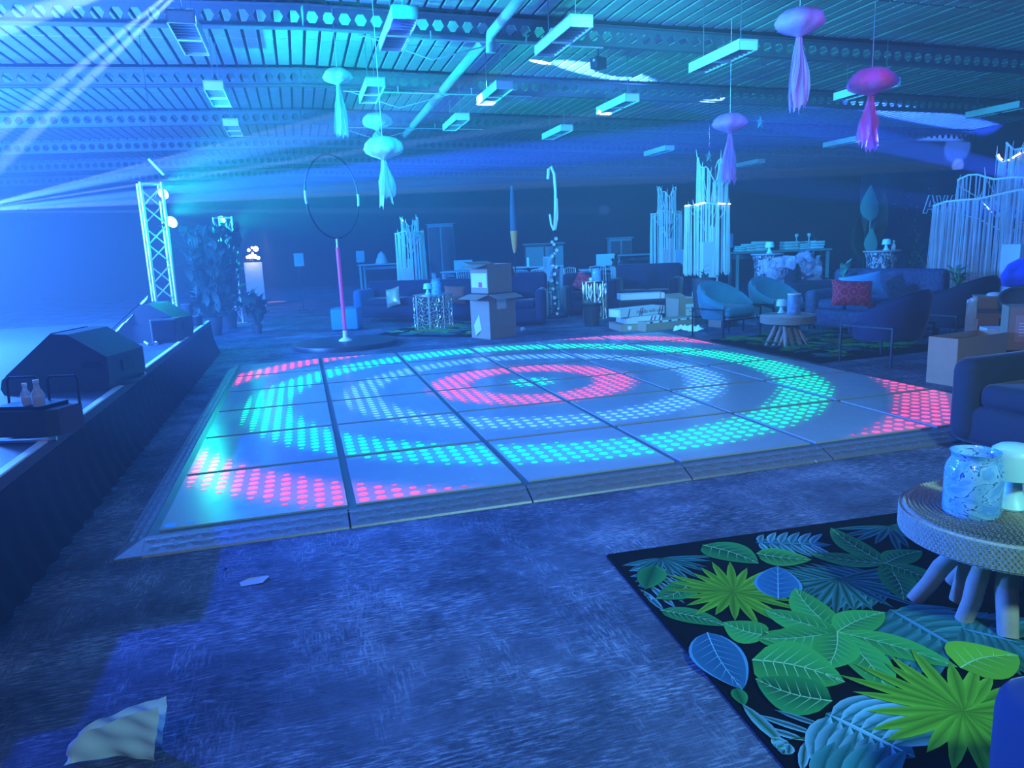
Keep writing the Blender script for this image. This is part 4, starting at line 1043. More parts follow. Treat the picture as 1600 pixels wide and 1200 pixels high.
# two stacked cartons in the middle
c0 = atz(767, 531); d = depth(c0); rzB = R_(25)
W, D, H = pxsize(54, d), pxsize(48, d), pxsize(70, d)
ctr = c0 + RZ(rzB) @ Vector((W / 2, D / 2, 0))
ca = carton('tall brown carton with open flaps at the bottom of the stack by the drum table', ctr, (W, D, H), rzB, (('w', .25), ('s', .3)), 'carton', None, 0, 'stacked brown cartons')
MB().box((-.02, -D / 2 - .002, H * .78), (W * .36, .002, H * .24)).build('paper_label', M_label, ca)
MB().add([(-W / 2 - .003, D * .05, H * .55), (-W / 2 - .003, -D * .05, H * .2), (-W / 2 - .03, .1, .05), (-W / 2 - .02, D * .3, .3 * H)], [(0, 1, 2, 3)]).build('torn_flap', M_label, ca)
H1 = H; W2, D2_, H2_ = W * .92, D * .9, pxsize(45, d)
cb = carton('smaller brown carton with raised flaps on top of the tall one', ctr + Vector((.0, .03, 0)), (W2, D2_, H2_), rzB, (('w', .2), ('n', -.2), ('e', 1.2)), 'carton', None, H1 + .012, 'stacked brown cartons')
MB().box((-W2 / 2 - .002, 0, H2_ * .45), (.002, D2_ * .9, H2_ * .5)).build('paper_label', M_label, cb)
MB().rbox((-W2 / 2 - .004, -.03, H2_ * .3), (.003, .09, .08), .001, 1).build('pink_print', mat('pink_ink', (.8, .08, .3), .6), cb)
o = tag(MB().lathe([(.001, 0), (.03, .01), (.042, .04), (.03, .07), (.001, .08)], 14).build('paper_ball', M_white, None, 50, atz(817, 518)), 'small white ball on the carpet right of the brown cartons', 'ball')

# striped flat-pack cartons
M_strip = mat('navy_ink', (.03, .05, .16), .6); M_rink = mat('red_ink', (.6, .05, .08), .6); M_pale = mat('pale_carton', (.62, .62, .64), .7, noise=.06)
def stripes(t, W, D, H, xs, face=-1, red=True):
    for i, x in enumerate(xs):
        MB().add([(x - .012, -D / 2 - .0015, H * .02), (x + .012, -D / 2 - .0015, H * .02), (x + .05, -D / 2 - .0015, H * .98), (x + .026, -D / 2 - .0015, H * .98)], [(0, 1, 2, 3)]).build('stripe', M_rink if red and i % 2 else M_strip, t)
def flat(label, px, py, dims, z, rz, xs, m_=None, lab=None):
    """px,py: lower left front corner in the photograph, at height z"""
    W, D, H = dims; c = atz(px, py, z) + RZ(rz) @ Vector((W / 2, D / 2, 0))
    t = carton(label, c, dims, rz, (), 'flat_carton', m_ or M_card, z, 'striped flat cartons in a pile')
    stripes(t, W, D, H, xs)
    if lab: MB().box((-W / 2 - .0015, 0, H * .5), (.002, D * .7, H * .75)).build('paper_label', M_label, t)
    return t
flat('short brown carton at the bottom left of the striped pile with a round white mark', 972, 519, (.30, .62, .115), 0, R_(-4), (), None)
b_ = bpy.data.objects['flat_carton']
MB().lathe([(.001, 0), (.035, 0), (.035, .002), (.001, .002)], 16, T3((-.02, -.3105, .06)) @ RX(PI / 2)).build('round_mark', M_label, b_)
flat('second striped carton from the bottom left of the pile', 978, 507, (.62, .5, .115), .118, R_(-6), (.1, .16, .24), M_pale)
flat('long striped carton lying across the top of the pile, lettered along its side', 970, 497, (.95, .30, .13), .236, R_(16), (-.32, -.08, -.04, .34, .40), M_pale, True)
bt = bpy.data.objects['flat_carton.002']
text('Handle with care', .085, bt, (.15, -.1525, .065), (PI / 2, 0, 0), M_ink)
flat('long brown carton with a red and blue printed edge, at the front of the pile', 1010, 519, (1.0, .34, .16), 0, R_(12), (), None)
bt = bpy.data.objects['flat_carton.003']
MB().box((0, -.1715, .145), (.99, .002, .03)).build('edge_tape', M_label, bt)
for k in range(5): MB().box((-.40 + .19 * k, -.173, .145), (.06, .002, .028)).build('tape_mark', M_rink if k % 2 else M_strip, bt)
q = atz(1058, 508, .0) + Vector((.35, .45, 0)); t = carton('upright brown carton with a large white label behind the striped pile', q, (.42, .4, .42), R_(6), (('n', -.3), ('e', .3)), 'carton', None, .0)
MB().box((.06, -.2015, .22), (.26, .002, .2)).build('paper_label', M_label, t); text('This Way Up', .05, t, (.06, -.2035, .25), (PI / 2, 0, 0), M_ink); text('fragile', .05, t, (.06, -.2035, .19), (PI / 2, 0, 0), M_ink)
q = atz(1135, 511, 0) + Vector((.0, .1, 0)); t = carton('small striped carton behind the leg of the first teal chair', q, (.36, .3, .15), R_(12), (), 'flat_carton', M_card, 0, 'striped flat cartons in a pile'); stripes(t, .36, .3, .15, (-.08, 0, .08))
o = crumple(atz(1050, 514, .01) + Vector((0, -.1, 0)), atz(1098, 516, .01), .16, 12, 8, .05).build('torn_paper', M_label); tag(o, 'torn white paper lying in front of the striped pile', 'paper')

# low dark cabinet with a white slab on it
q = atz(1005, 505) + Vector((.1, .35, 0)); d = depth(q); hh = (atd(1005, 468, d - .3)).z
t = thing('low_cabinet', 'low dark cabinet under the pale plank, behind the striped pile', 'cabinet', (q.x, q.y, 0), R_(-14))
MB().rbox((0, 0, hh / 2 + .02), (.82, .5, hh - .04), .01, 1).build('body', M_wedge, t)
for s_ in (-1, 1):
    dr = MB().rbox((s_ * .2, -.256, hh / 2 + .02), (.38, .012, hh - .1), .004, 1).build('door', M_black, t); MB().rbox((s_ * .04, -.268, hh * .55), (.012, .012, .1), .003, 1).build('handle', M_leg, dr)
for sx in (-1, 1):
    for sy in (-1, 1): MB().box((sx * .36, sy * .2, .0205), (.05, .05, .041)).build('foot', M_leg, t)
t = thing('pale_plank', 'pale boxed plank lying on the low dark cabinet', 'plank', (q.x, q.y - .05, hh + .001), R_(-12))
MB().rbox((0, 0, pxsize(4.5, d)), (pxsize(68, d), .34, pxsize(9, d)), .005, 1).build('board', mat('pale_board', (.70, .68, .70), .6, noise=.05), t)
MB().box((pxsize(27, d), 0, pxsize(4.5, d)), (.02, .345, pxsize(9.4, d))).build('strap', M_card, t)

# ------------------------------------------------------------------ boxes on the right
c0 = atz(1447, 597); d = depth(c0); rz = R_(-70)
W, D, H = .50, .46, pxsize(72, d)
a = atz(1447, 597).to_2d(); b2 = atz(1491, 604).to_2d(); dirv = (b2 - a).normalized(); rz = math.atan2(dirv.y, dirv.x)
W = (b2 - a).length * 1.02; ctr = Vector((*a, 0)) + RZ(rz) @ Vector((W / 2, .36, 0))
t = carton('plain open carton on the carpet beside the pink corner of the dance floor', ctr, (W, .72, H), rz, (), 'open_carton')
bpy.data.objects.remove(t.children[0])
th = .006
MB().box((0, 0, .004), (W, .72, .006)).box((-W / 2, 0, H / 2), (.006, .72, H)).box((W / 2, 0, H / 2), (.006, .72, H)).box((0, -.36, H / 2), (W, .006, H)).box((0, .36, H / 2), (W, .006, H)).build('walls', M_card, t)
MB().rbox((.0, .1, H * .6), (W * .5, .3, H * .55), .02, 1, RZ(.3)).build('contents', V_navy, t)
# dark table behind, carrying the taller carton, basket and small boxes
tq = atd(1572, 560, 7.15); TZ = .26
t = thing('dark_table', 'dark low table under the wicker basket and the small white box', 'table', (tq.x + .18, tq.y + .12, 0), R_(-32))
MB().rbox((0, 0, TZ - .02), (1.05, .6, .04), .01, 1).build('top', M_wedge, t)
MB().box((0, -.27, TZ - .09), (.96, .02, .1)).box((0, .27, TZ - .09), (.96, .02, .1)).build('apron', M_wedge, t)
for sx in (-1, 1):
    for sy in (-1, 1): MB().box((sx * .48, sy * .26, (TZ - .04) / 2), (.06, .06, TZ - .04)).build('leg', M_wedge, t)
def on_t(px, py, z=TZ): return atz(px, py, z)
q = atd(1549, 515, 8.0); zt = TZ; zt = 0.0; hh = atd(1549, 461, 8.0).z; wv = pxsize(50, 8.0)
t = carton('brown carton with two dark bands lettered S-61 behind the open carton', (q.x, q.y, 0), (wv, .36, hh), YAW - .42, (), 'carton', None, zt)
for z_ in (.50, .78): MB().box((0, -.1815, hh * z_), (wv * .99, .002, hh * .075)).build('dark_band', mat('grey_band', (.13, .14, .17), .6), t)
text('S-61', .075, t, (-wv * .26, -.1825, hh * .27), (PI / 2, 0, 0), M_ink)
MB().box((wv * .2, -.182, hh * .60), (wv * .22, .002, hh * .12)).build('printed_mark', M_ink, t)
o = crumple(atd(1514, 545, 7.85), atd(1521, 468, 7.95), .12, 12, 4, .03).build('plastic_strip', M_film); tag(o, 'crumpled plastic strip hanging beside the banded carton', 'plastic sheet')
o = MB().lathe([(.075, 0), (.07, .02), (.04, .035), (.001, .04)], 20).build('lid', M_film, None, 50, (q.x, q.y, zt + hh + .001)); tag(o, 'pale round lid lying on top of the banded carton', 'lid')
q = atd(1559, 524, 7.3); t = carton('small white box with blue lettering in front of the basket', (q.x, q.y, 0), (pxsize(42, 7.3), .2, pxsize(26, 7.3)), YAW - .22, (), 'small_box', mat('white_card', (.62, .8, .86), .6, noise=.04), TZ)
Wb = pxsize(42, 7.3)
for k in range(4): MB().box((-Wb * .28, -.1012, .05 + k * .022), (Wb * .3, .0015, .006)).build('printed_line', M_strip, t)
MB().box((Wb * .2, -.1012, .085), (Wb * .5, .0015, .15)).build('side_panel', mat('cyan_card', (.25, .62, .75), .6), t)
q = atd(1592, 505, 6.9); hz = pxsize(68, 6.9); t = carton('tan carton with a pink label at the frame edge beside the basket', (q.x + .08, q.y, 0), (.34, .3, hz), YAW - .4, (), 'carton', None, TZ)
MB().box((.0, -.1515, hz * .5), (.22, .002, hz * .6)).build('paper_label', mat('pink_label', (.62, .36, .33), .7, noise=.08), t)
for k in range(5): MB().box((.0, -.1535, hz * (.34 + .07 * k)), (.16, .0015, .01)).build('printed_line', M_label, t)
q = atd(1590, 470, 7.5); t = thing('wicker_basket', 'dark wicker basket tipped on the dark table', 'basket', (q.x + .1, q.y, TZ + .24), 0, None, (R_(24), R_(-18), 0))
bk = MB(); 
for k in range(9): bk.lathe([(.13 + .011 * k, -.15 + .036 * k), (.147 + .011 * k, -.132 + .036 * k), (.13 + .011 * (k + 1), -.15 + .036 * (k + 1))], 28)
bk.build('weave', mat('dark_wicker', (.09, .07, .06), .8, noise=.4, scale=50, bump=.3), t, 30); MB().tube([(.245 * math.cos(a_), .245 * math.sin(a_), .18) for a_ in [2 * PI * k / 28 for k in range(29)]], .02, 7, False).build('rim', mat('dark_wicker', (0, 0, 0)), t, 60)
q = atd(1604, 447, 8.9); t = thing('domed_lamp', 'round bright blue velvet dome at the frame edge above the basket', 'lamp', q, 0); R0 = pxsize(36, 8.9)
MB().lathe([(R0 * .9, 0), (R0, .03), (R0 * .97, R0 * .5), (R0 * .75, R0 * .95), (R0 * .35, R0 * 1.2), (.001, R0 * 1.25)], 32).build('shade', mat('royal_velvet', (.01, .05, .6), .7, sheen=.5), t, 50)
MB().tube([(0, 0, R0 * .2), (0, 0, -q.z + .02)], .02, 8).build('stem', M_leg, t); MB().lathe([(.16, -q.z), (.16, -q.z + .02), (.02, -q.z + .04)], 20).build('base', M_leg, t)

# ------------------------------------------------------------------ fringe towers
M_fr = mat('white_string', (.62, .78, .82), .8, noise=.15, scale=6); M_br = mat('white_branch', (.8, .84, .85), .6, noise=.08); M_pl = mat('white_plinth', (.62, .72, .76), .5, noise=.03)
M_glow = emit('warm_fairy_light', (1.0, .72, .5), 5)
def tower(label, p, H, R, tiers, n, seed, glow=False, zb=.45, off=None):
    """branch tree hung with curtains of string over white plinths; tiers = (height, radius, bottom, from, to, share)"""
    r = random.Random(seed); t = thing('fringe_tower', label, 'decoration', (p[0], p[1], 0), 0, 'white string-fringe towers')
    MB().rbox((0, 0, zb / 2), (R * 1.1, R * 1.1, zb), .01, 1).build('base_block', M_pl, t)
    MB().rbox((-R * .52, -R * .74, (zb + H * .47) / 2), (R * .62, R * .3, H * .47 - zb), .004, 1).rbox((-R * .22, -R * .70, (zb + H * .56) / 2), (R * .40, R * .26, H * .56 - zb), .004, 1).build('plinth', M_pl, t)
    tr = MB().tube([(0, 0, zb), (.03 * R, 0, H * .45), (-.04 * R, 0, H * .7), (.02 * R, 0, H * .86)], [.035, .028, .02, .014], 7); tr.build('trunk', M_br, t, 60)
    for ti, (h, rad, bot, a0, a1, share, wav) in enumerate(tiers):
        pts = []; m_ = 22
        for k in range(m_ + 1):
            a = a0 + (a1 - a0) * k / m_; w_ = 1 + .12 * math.sin(3 * a + ti) + .06 * r.uniform(-1, 1)
            pts.append(Vector((rad * w_ * math.cos(a), rad * w_ * math.sin(a) * .85, h + wav * math.sin(2 * a + ti * 1.7) + wav * .5 * math.sin(5 * a))))
        MB().tube(pts, [.015 * R ** .5] * (m_ + 1), 6).build('ring_branch', M_br, t, 60)
        bb = MB()
        for k in range(0, m_, 4):
            q_ = pts[k]; bb.tube([(0, 0, h * .72), (q_.x * .45, q_.y * .45, h * .86), q_], [.014, .010, .007], 5)
            bb.tube([q_, q_ * 1.03 + Vector((r.uniform(-.08, .08) * R, r.uniform(-.05, .05) * R, .08 * r.random() * R + .03))], [.01, .003], 4)
        bb.build('branch', M_br, t, 60)
        st = MB(); nb = max(6, int((a1 - a0) * rad / .055)); bunch = [(k + r.uniform(-.3, .3)) / nb for k in range(nb)]
        for k in range(int(n * share)):
            u = (r.choice(bunch) + r.gauss(0, .007) / ((a1 - a0) * rad)) % 1.0; i = min(m_ - 1, int(u * m_)); f_ = u * m_ - i; q_ = pts[i].lerp(pts[i + 1], f_); jx, jy = r.uniform(-.012, .012), r.uniform(-.012, .012)
            wd = r.uniform(.002, .005); zb_ = bot + abs(r.gauss(0, .05)); x_, y_ = q_.x + jx * .4, q_.y + jy * .4; x2, y2 = x_ * r.uniform(.96, 1.05) + jx, y_ * r.uniform(.96, 1.05) + jy
            st.add([(x_ - wd, y_, q_.z), (x_ + wd, y_ - wd, q_.z), (x_, y_ + wd, q_.z), (x2 - wd, y2, zb_), (x2 + wd, y2 - wd, zb_), (x2, y2 + wd, zb_)], [(0, 1, 4, 3), (1, 2, 5, 4), (2, 0, 3, 5)])
        st.build('fringe', M_fr, t, kind='stuff')
        if glow and ti in glow:
            g_ = MB()
            for k in range(m_):
                if glow[ti](k / m_) and k % 3 < 2: g_.tube([pts[k] + Vector((0, -.03, .01)), pts[k + 1] + Vector((0, -.03, .01))], .011, 5)
            if g_.f: g_.build('fairy_lights', M_glow, t, 60)
    return t
def fl(px, dep): q_ = atd(px, 450, dep); return (q_.x, q_.y)
def zof(px, py, dep): return atd(px, py, dep).z
DC = 13.5; R1 = pxsize(34, DC); X = 1107
tower('bright central fringe tower rising in tiers between the small tower and the stone tables', fl(X, DC), zof(X, 247, DC), R1,
      [(zof(X, 322, DC), R1, zof(X, 430, DC), 0, 2 * PI, 1.0, .02), (zof(X, 268, DC), R1 * .58, zof(X, 330, DC), .9 * PI, 2.2 * PI, .45, .16), (zof(X, 280, DC), R1 * .72, zof(X, 330, DC), -.5, .9, .22, .06)], 300, 3, {0: lambda u: .42 < u < .62 or .72 < u < .84})
DL = 16.5; R2 = pxsize(24, DL); X = 1043
tower('smaller dim fringe tower left of the bright central one', fl(X, DL), zof(X, 292, DL), R2,
      [(zof(X, 334, DL), R2, zof(X, 425, DL), 0, 2 * PI, 1.0, .04), (zof(X, 303, DL), R2 * .55, zof(X, 352, DL), .8 * PI, 2.3 * PI, .5, .1)], 170, 4, None)
DF = 17.5; R3 = pxsize(21, DF); X = 646
tower('teal-lit fringe tower far back, left of the cardboard boxes', fl(X, DF), zof(X, 340, DF), R3,
      [(zof(X, 364, DF), R3, zof(X, 442, DF), 0, 2 * PI, 1.0, .03), (zof(X, 347, DF), R3 * .6, zof(X, 372, DF), .8 * PI, 2.3 * PI, .3, .08)], 200, 5, {1: lambda u: .18 < u < .25})
DR_ = 10.6; R4 = pxsize(98, DR_); X = 1569
tower('large fringe tower at the frame edge with warm lights on its top branches', fl(X, DR_), zof(X, 235, DR_), R4,
      [(zof(X, 312, DR_), R4, zof(X, 462, DR_), 0, 2 * PI, 1.0, .06), (zof(X, 285, DR_), R4 * .72, zof(X, 330, DR_), .75 * PI, 2.3 * PI, .35, .08), (zof(1530, 246, DR_), R4 * .42, zof(X, 318, DR_), 1.0 * PI, 1.75 * PI, .35, .10), (zof(1590, 236, DR_), R4 * .30, zof(X, 318, DR_), 1.4 * PI, 2.4 * PI, .3,   .12)], 1000, 6,
      {2: lambda u: u < .55, 3: lambda u: u < .5})
# the sign on the dark backdrop behind the large tower
DS = 15.0; q = atd(1500, 360, DS)
t = thing('backdrop', 'dark star-flecked backdrop carrying the outlined sign letters', 'backdrop', (q.x, q.y, 0), YAW - .1)
MB().rbox((0, .06, 1.3), (4.0, .06, 2.6), .01, 1).build('panel', mat('night_cloth', (.012, .03, .07), .9, noise=.5, scale=4), t)
fk = MB(); r = random.Random(5)
for k in range(70):
    x, z = r.uniform(-1.7, .6), r.uniform(.5, 2.25); s_ = r.uniform(.004, .014); fk.box((x, .026, z), (s_, .004, s_))
fk.build('flecks', mat('silver_fleck', (.6, .75, .85), .4), t, kind='stuff')
for s_ in (-1, 1): MB().box((s_ * 1.5, .2, .02), (.08, .6, .04)).build('foot', M_leg, t)
q2 = atd(1474, 318, DS - .05)
sg = thing('sign_letters', 'outlined pale letters spelling AVA on the backdrop, partly behind the fringe', 'sign', q2, YAW - .1)
def outline(glyph, x0, w_, h, s_=.024):
    def P(a, b): return Vector((x0 + (a - .5) * w_, 0, (b - .5) * h))
    G_ = {'A': [[(0, 0), (.36, 1), (.64, 1), (1, 0), (.72, 0), (.66, .2), (.34, .2), (.28, 0), (0, 0)], [(.42, .36), (.5, .7), (.58, .36), (.42, .36)]],
          'V': [[(0, 1), (.3, 1), (.5, .38), (.7, 1), (1, 1), (.62, 0), (.38, 0), (0, 1)]]}[glyph]
    b = MB()
    for lp in G_: b.tube([P(*p_) for p_ in lp], s_ * .5, 5)
    return b
hL = pxsize(24, DS)
for g, x0, w_ , hh in (('A', -.26, .26, hL * 1.12), ('V', -.03, .23, hL), ('A', .20, .24, hL)):
    outline(g, x0, w_, hh).build('letter', mat('letter_white', (.7, .85, .95), .5), sg, 60)

# ------------------------------------------------------------------ stone-clad tables, planters, plants
def mat_stone():
    mt, n, b = nodes('leaf_stone'); vo = n.nodes.new('ShaderNodeTexVoronoi'); vo.inputs['Scale'].default_value = 9; tc = n.nodes.new('ShaderNodeTexCoord'); nz = n.nodes.new('ShaderNodeTexNoise'); nz.inputs['Scale'].default_value = 4
    mv = n.nodes.new('ShaderNodeVectorMath'); mv.operation = 'ADD'; link(n, tc.outputs['Object'], mv.inputs[0]); link(n, nz.outputs['Color'], mv.inputs[1]); link(n, mv.outputs[0], vo.inputs['Vector'])
    r = n.nodes.new('ShaderNodeValToRGB'); e = r.color_ramp.elements; e[0].position = .2; e[0].color = (.55, .56, .68, 1); e[1].position = .62; e[1].color = (.03, .04, .08, 1)
    link(n, vo.outputs['Distance'], r.inputs[0]); link(n, r.outputs[0], b.inputs['Base Color']); b.inputs['Roughness'].default_value = .8; return mt
M_stone = mat_stone()
def stone_table(label, px, py, dep, wpx, hpx):
    c = atd(px, py, dep); W = pxsize(wpx, dep); z1 = c.z
    t = thing('stone_pedestal', label, 'side table', (c.x, c.y, 0), 0, 'stone-patterned flared pedestals')
    MB().lathe([(.001, 0), (W * .36, 0), (W * .38, z1 * .5), (W * .42, z1 - .12), (W * .48, z1 - .03)], 28).build('body', M_stone, t, 40)
    MB().lathe([(W * .48, z1 - .03), (W * .52, z1 - .022), (W * .52, z1), (.001, z1)], 28).build('top', mat('stone_top', (.3, .32, .4), .6), t, 40)
    return c
c = stone_table('stone-patterned flared pedestal with a lamp, behind the teal chairs', 1199, 396, 12.6, 48, 34)
mushroom('white mushroom lamp on the stone pedestal behind the teal chairs', c + Vector((-.03, -.1, 0)), 1.05)
c = stone_table('stone-patterned flared pedestal with lamp and bottle, behind the blue cushion', 1378, 391, 11.6, 52, 34)
mushroom('white mushroom lamp on the stone pedestal beside a small bottle', c + Vector((-.03, -.12, 0)), .92)
bottle('small pale bottle beside the lamp on the stone pedestal', c + Vector((.11, -.12, 0)), .7)

M_leaf1 = mat('dark_leaf', (.015, .06, .045), .6, noise=.3); M_leaf2 = mat('teal_leaf', (.05, .25, .22), .55, noise=.2)
def leaf_mesh(b, p0, p1, w, up=Vector((0, 0, 1)), n=8, sag=.15, fold=.15):
    p0, p1 = Vector(p0), Vector(p1); d = (p1 - p0); L_ = d.length; s_ = d.cross(up).normalized() if abs(d.normalized().dot(up)) < .98 else Vector((1, 0, 0)); nn = s_.cross(d).normalized()
    rows = []
    for i in range(n + 1):
        t_ = i / n; c_ = p0 + d * t_ + nn * (sag * L_ * math.sin(PI * t_)); w_ = w * math.sin(PI * min(1, .04 + .96 * t_ ** .7)) if t_ < 1 else 0.001
        rows += [c_ - s_ * w_ + nn * w_ * fold, c_, c_ + s_ * w_ + nn * w_ * fold]
    b.add(rows, [f_ for i in range(n) for f_ in ((i * 3, i * 3 + 1, i * 3 + 4, i * 3 + 3), (i * 3 + 1, i * 3 + 2, i * 3 + 5, i * 3 + 4))])
def plant(name, label, p, H, kind, seed, m_=None, pot=True, cat='plant', z0=0.0, spread=1.0, nleaf=None, tall=0):
    r = random.Random(seed); t = thing(name, label, cat, (p[0], p[1], z0), r.uniform(0, 6)); m_ = m_ or M_leaf1; ph = .0
    if pot:
        ph = tall or min(.35, H * .22); pr = min(.2, ph * .55)
        MB().lathe([(.001, 0), (pr * .75, 0), (pr, ph), (pr * .92, ph), (pr * .9, ph * .85), (.001, ph * .85)], 20).build('pot', M_wedge, t, 40); ph *= .85
    if kind == 'banana':
        for k in range(nleaf or 7):
            a = 2.4 * k + r.uniform(-.3, .3); h = H * r.uniform(.62, 1.0); rad = spread * H * r.uniform(.05, .3); base = Vector((0, 0, ph)); m1 = Vector((rad * .3 * math.cos(a), rad * .3 * math.sin(a), ph + (h - ph) * .45)); e_ = Vector((rad * math.cos(a), rad * math.sin(a), h))
            b = MB().tube([base, m1], [.018, .012], 5); leaf_mesh(b, m1, e_, H * .075, Vector((math.sin(a), -math.cos(a), .2)), 8, .06); b.build('leaf', m_, t, 50)
    elif kind == 'palm':
        for k in range(nleaf or 9):
            a = 2.4 * k + r.uniform(-.3, .3); el = r.uniform(.35, 1.25); Lf = H * r.uniform(.65, .95); pts = []
            for i in range(9): s_ = i / 8; pts.append(Vector((Lf * s_ * math.cos(a) * math.cos(el * (1 - .2 * s_)) * spread, Lf * s_ * math.sin(a) * math.cos(el) * spread, ph + Lf * (s_ * math.sin(el) - .42 * s_ * s_ * math.cos(el)))))
            b = MB().tube(pts, [.012] * 8 + [.003], 4)
            for i in range(1, 8):
                dd = (pts[i + 1] - pts[i - 1]).normalized(); sd = dd.cross(Vector((0, 0, 1))).normalized()
                for sg_ in (-1, 1): leaf_mesh(b, pts[i], pts[i] + (sd * sg_ * .75 + dd * .6 - Vector((0, 0, .25))) * (H * .17 * (1.1 - .06 * i)), H * .012, n=3)
            b.build('frond', m_, t, 50)
    else:   # bushy
        for k in range(nleaf or 26):
            a = r.uniform(0, 2 * PI); el = r.uniform(.1, 1.4); L_ = min(.34, H * r.uniform(.3, .5)) if nleaf and nleaf > 50 else (H - tall) * r.uniform(.4, .6); Hs = H - tall; bs = Vector((spread * .16 * Hs * r.uniform(-1, 1), spread * .16 * Hs * r.uniform(-1, 1), ph + (H - ph) * r.uniform(.05, .62 if H < 1.2 else .9)))
            b = MB(); e_ = bs + Vector((math.cos(a) * math.cos(el) * spread, math.sin(a) * math.cos(el) * spread, math.sin(el) * .9)) * L_
            b.tube([Vector((0, 0, ph)), bs], .008, 4); leaf_mesh(b, bs, e_, L_ * .2, n=5); b.build('leaf', m_, t, 50)
    return t
P2 = lambda px, dep: atd(px, 420, dep)
plant('banana_plant', 'tall banana plant with one pale upright leaf behind the stone pedestal', P2(1352, 14.0), zof(1352, 288, 14.0), 'banana', 4, M_leaf1, nleaf=9, spread=.45)
leafb = MB(); leaf_mesh(leafb, atd(1360, 345, 13.0), atd(1361, 288, 13.0), .17, RGT.cross(Vector((0, 0, 1))) * -1, 8, .03); leafb.tube([atd(1360, 345, 13.0), Vector((*atd(1360, 345, 13.0).to_2d(), .02))], .015, 5)
tag(leafb.build('banana_leaf', M_leaf2, None, 50), 'single broad teal leaf standing upright above the lamp and bottle', 'leaf')
leafb = MB(); leaf_mesh(leafb, atd(1361, 395, 12.6), atd(1363, 356, 12.6), .12, RGT.cross(Vector((0, 0, 1))) * -1, 8, .03); leafb.tube([atd(1361, 395, 12.6), Vector((*atd(1361, 395, 12.6).to_2d(), .02))], .015, 5)
tag(leafb.build('banana_leaf', M_leaf2, None, 50), 'shorter dark teal leaf just left of the lamp on the stone pedestal', 'leaf')
plant('palm', 'dark potted palm right of the white folded linens', P2(1285, 15.9), zof(1290, 330, 15.9), 'palm', 7, M_leaf1, spread=.45)
plant('palm', 'dark palm with drooping fronds beside the backdrop', P2(1412, 13.2), zof(1412, 310, 13.2), 'palm', 8, M_leaf1, spread=.4)
q = atd(1466, 385, 11.8); plant('palm', 'pale teal palm fronds showing left of the large fringe tower', q, q.z + .45, 'palm', 9, M_leaf2, nleaf=9, spread=.4)
q = atd(1318, 432, 10.6); plant('rubber_plant', 'small plant with thick upright leaves behind the light blue cushion', q, pxsize(40, 10.6), 'bush', 10, M_leaf2, False, z0=q.z - .12, nleaf=8, spread=.8)
q = atd(1495, 440, 8.7); plant('cabbage_plant', 'leafy green plant lying along the back of the navy chair', q, .26, 'bush', 11, mat('green_leaf', (.06, .26, .12), .6), False, z0=q.z - .05, nleaf=22, spread=1.7)
q = atd(1100, 425, 12.2); plant('spiky_plant', 'dark spiky plant in front of the bright central fringe tower', q, q.z + .22, 'bush', 12, M_leaf1, True, nleaf=12, tall=q.z - .1)
plant('fern_tree', 'dark leafy tree between the two lighting trusses', P2(322, 13.5), zof(322, 352, 13.5), 'bush', 13, M_leaf1, True, nleaf=200, spread=1.0)
plant('fern_tree', 'dark leafy tree wrapped round the far truss', P2(348, 14.7), zof(348, 350, 14.7), 'bush', 14, M_leaf1, True, nleaf=150, spread=.9)
plant('fern', 'dark potted fern left of the warm light stand on the floor', P2(392, 13.5), .8, 'bush', 15, M_leaf1, True, nleaf=40)

# mauve tulle heap
def tulle(label, px, py, dep, wpx, hpx, seed, col):
    r = random.Random(seed); c = atd(px, py, dep); b = MB(); W, H_ = pxsize(wpx, dep), pxsize(hpx, dep)
    for k in range(60):
        a = r.uniform(0, 6.28); o_ = Vector((r.uniform(-.5, .5) * W, r.uniform(-.15, .15), r.uniform(-.35, .3) * H_ + .1 * W * r.uniform(-1, 1))); s_ = r.uniform(.12, .22); an = r.uniform(0, 3.1)
        M = T3(o_) @ RZ(a) @ RX(an); ph_ = r.uniform(0, 6)
        b.grid(lambda u, v: ((u - .5) * s_ * 2, (v - .5) * s_, .04 * math.sin(u * 9 + ph_) * (1 + v) + .02 * math.sin(v * 7)), 9, 4, M)
    o = b.build('tulle_heap', mat('mauve_tulle', col, .8, noise=.1, alpha=.55), None, 80, c, None, 'stuff'); tag(o, label, 'fabric'); return o
tulle('heap of mauve tulle draped over the seat behind the second teal chair', 1238, 421, 11.9, 74, 44, 3, (.52, .45, .72))
club('dark wing chair under the mauve tulle', atd(1262, 455, 12.0), R_(60), V_dark, .85, .8, 1.0, .7)
# long table with folded white linens
def bench(label, px0, px1, py, dep, mtop, D=.6, name='trestle_table', group='long tables at the back'):
    a, b = atd(px0, py, dep), atd(px1, py + 2, dep); z = a.z; W = (b - a).to_2d().length; c = (a + b) / 2
    rz_ = math.atan2(b.y - a.y, b.x - a.x); t = thing(name, label, 'table', (c.x, c.y, 0), rz_, group)
    MB().rbox((0, 0, z - .02), (W, D, .04), .008, 1).build('tabletop', mtop, t)
    for sx in (-1, 1):
        for sy in (-1, 1): MB().box((sx * (W / 2 - .06), sy * (D / 2 - .06), (z - .04) / 2), (.05, .05, z - .04)).build('leg', mtop, t)
    MB().box((0, D / 2 - .06, z - .1), (W - .14, .02, .1)).build('apron', mtop, t)
    return c, rz_, z
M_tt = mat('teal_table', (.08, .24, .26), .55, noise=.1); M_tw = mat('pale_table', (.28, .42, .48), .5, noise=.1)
M_lin = mat('pale_linen', (.30, .62, .64), .8, noise=.08)
c, rz_, z = bench('long dark table with folded pale linens behind the stone pedestal', 1142, 1290, 394, 14.2, M_tt)
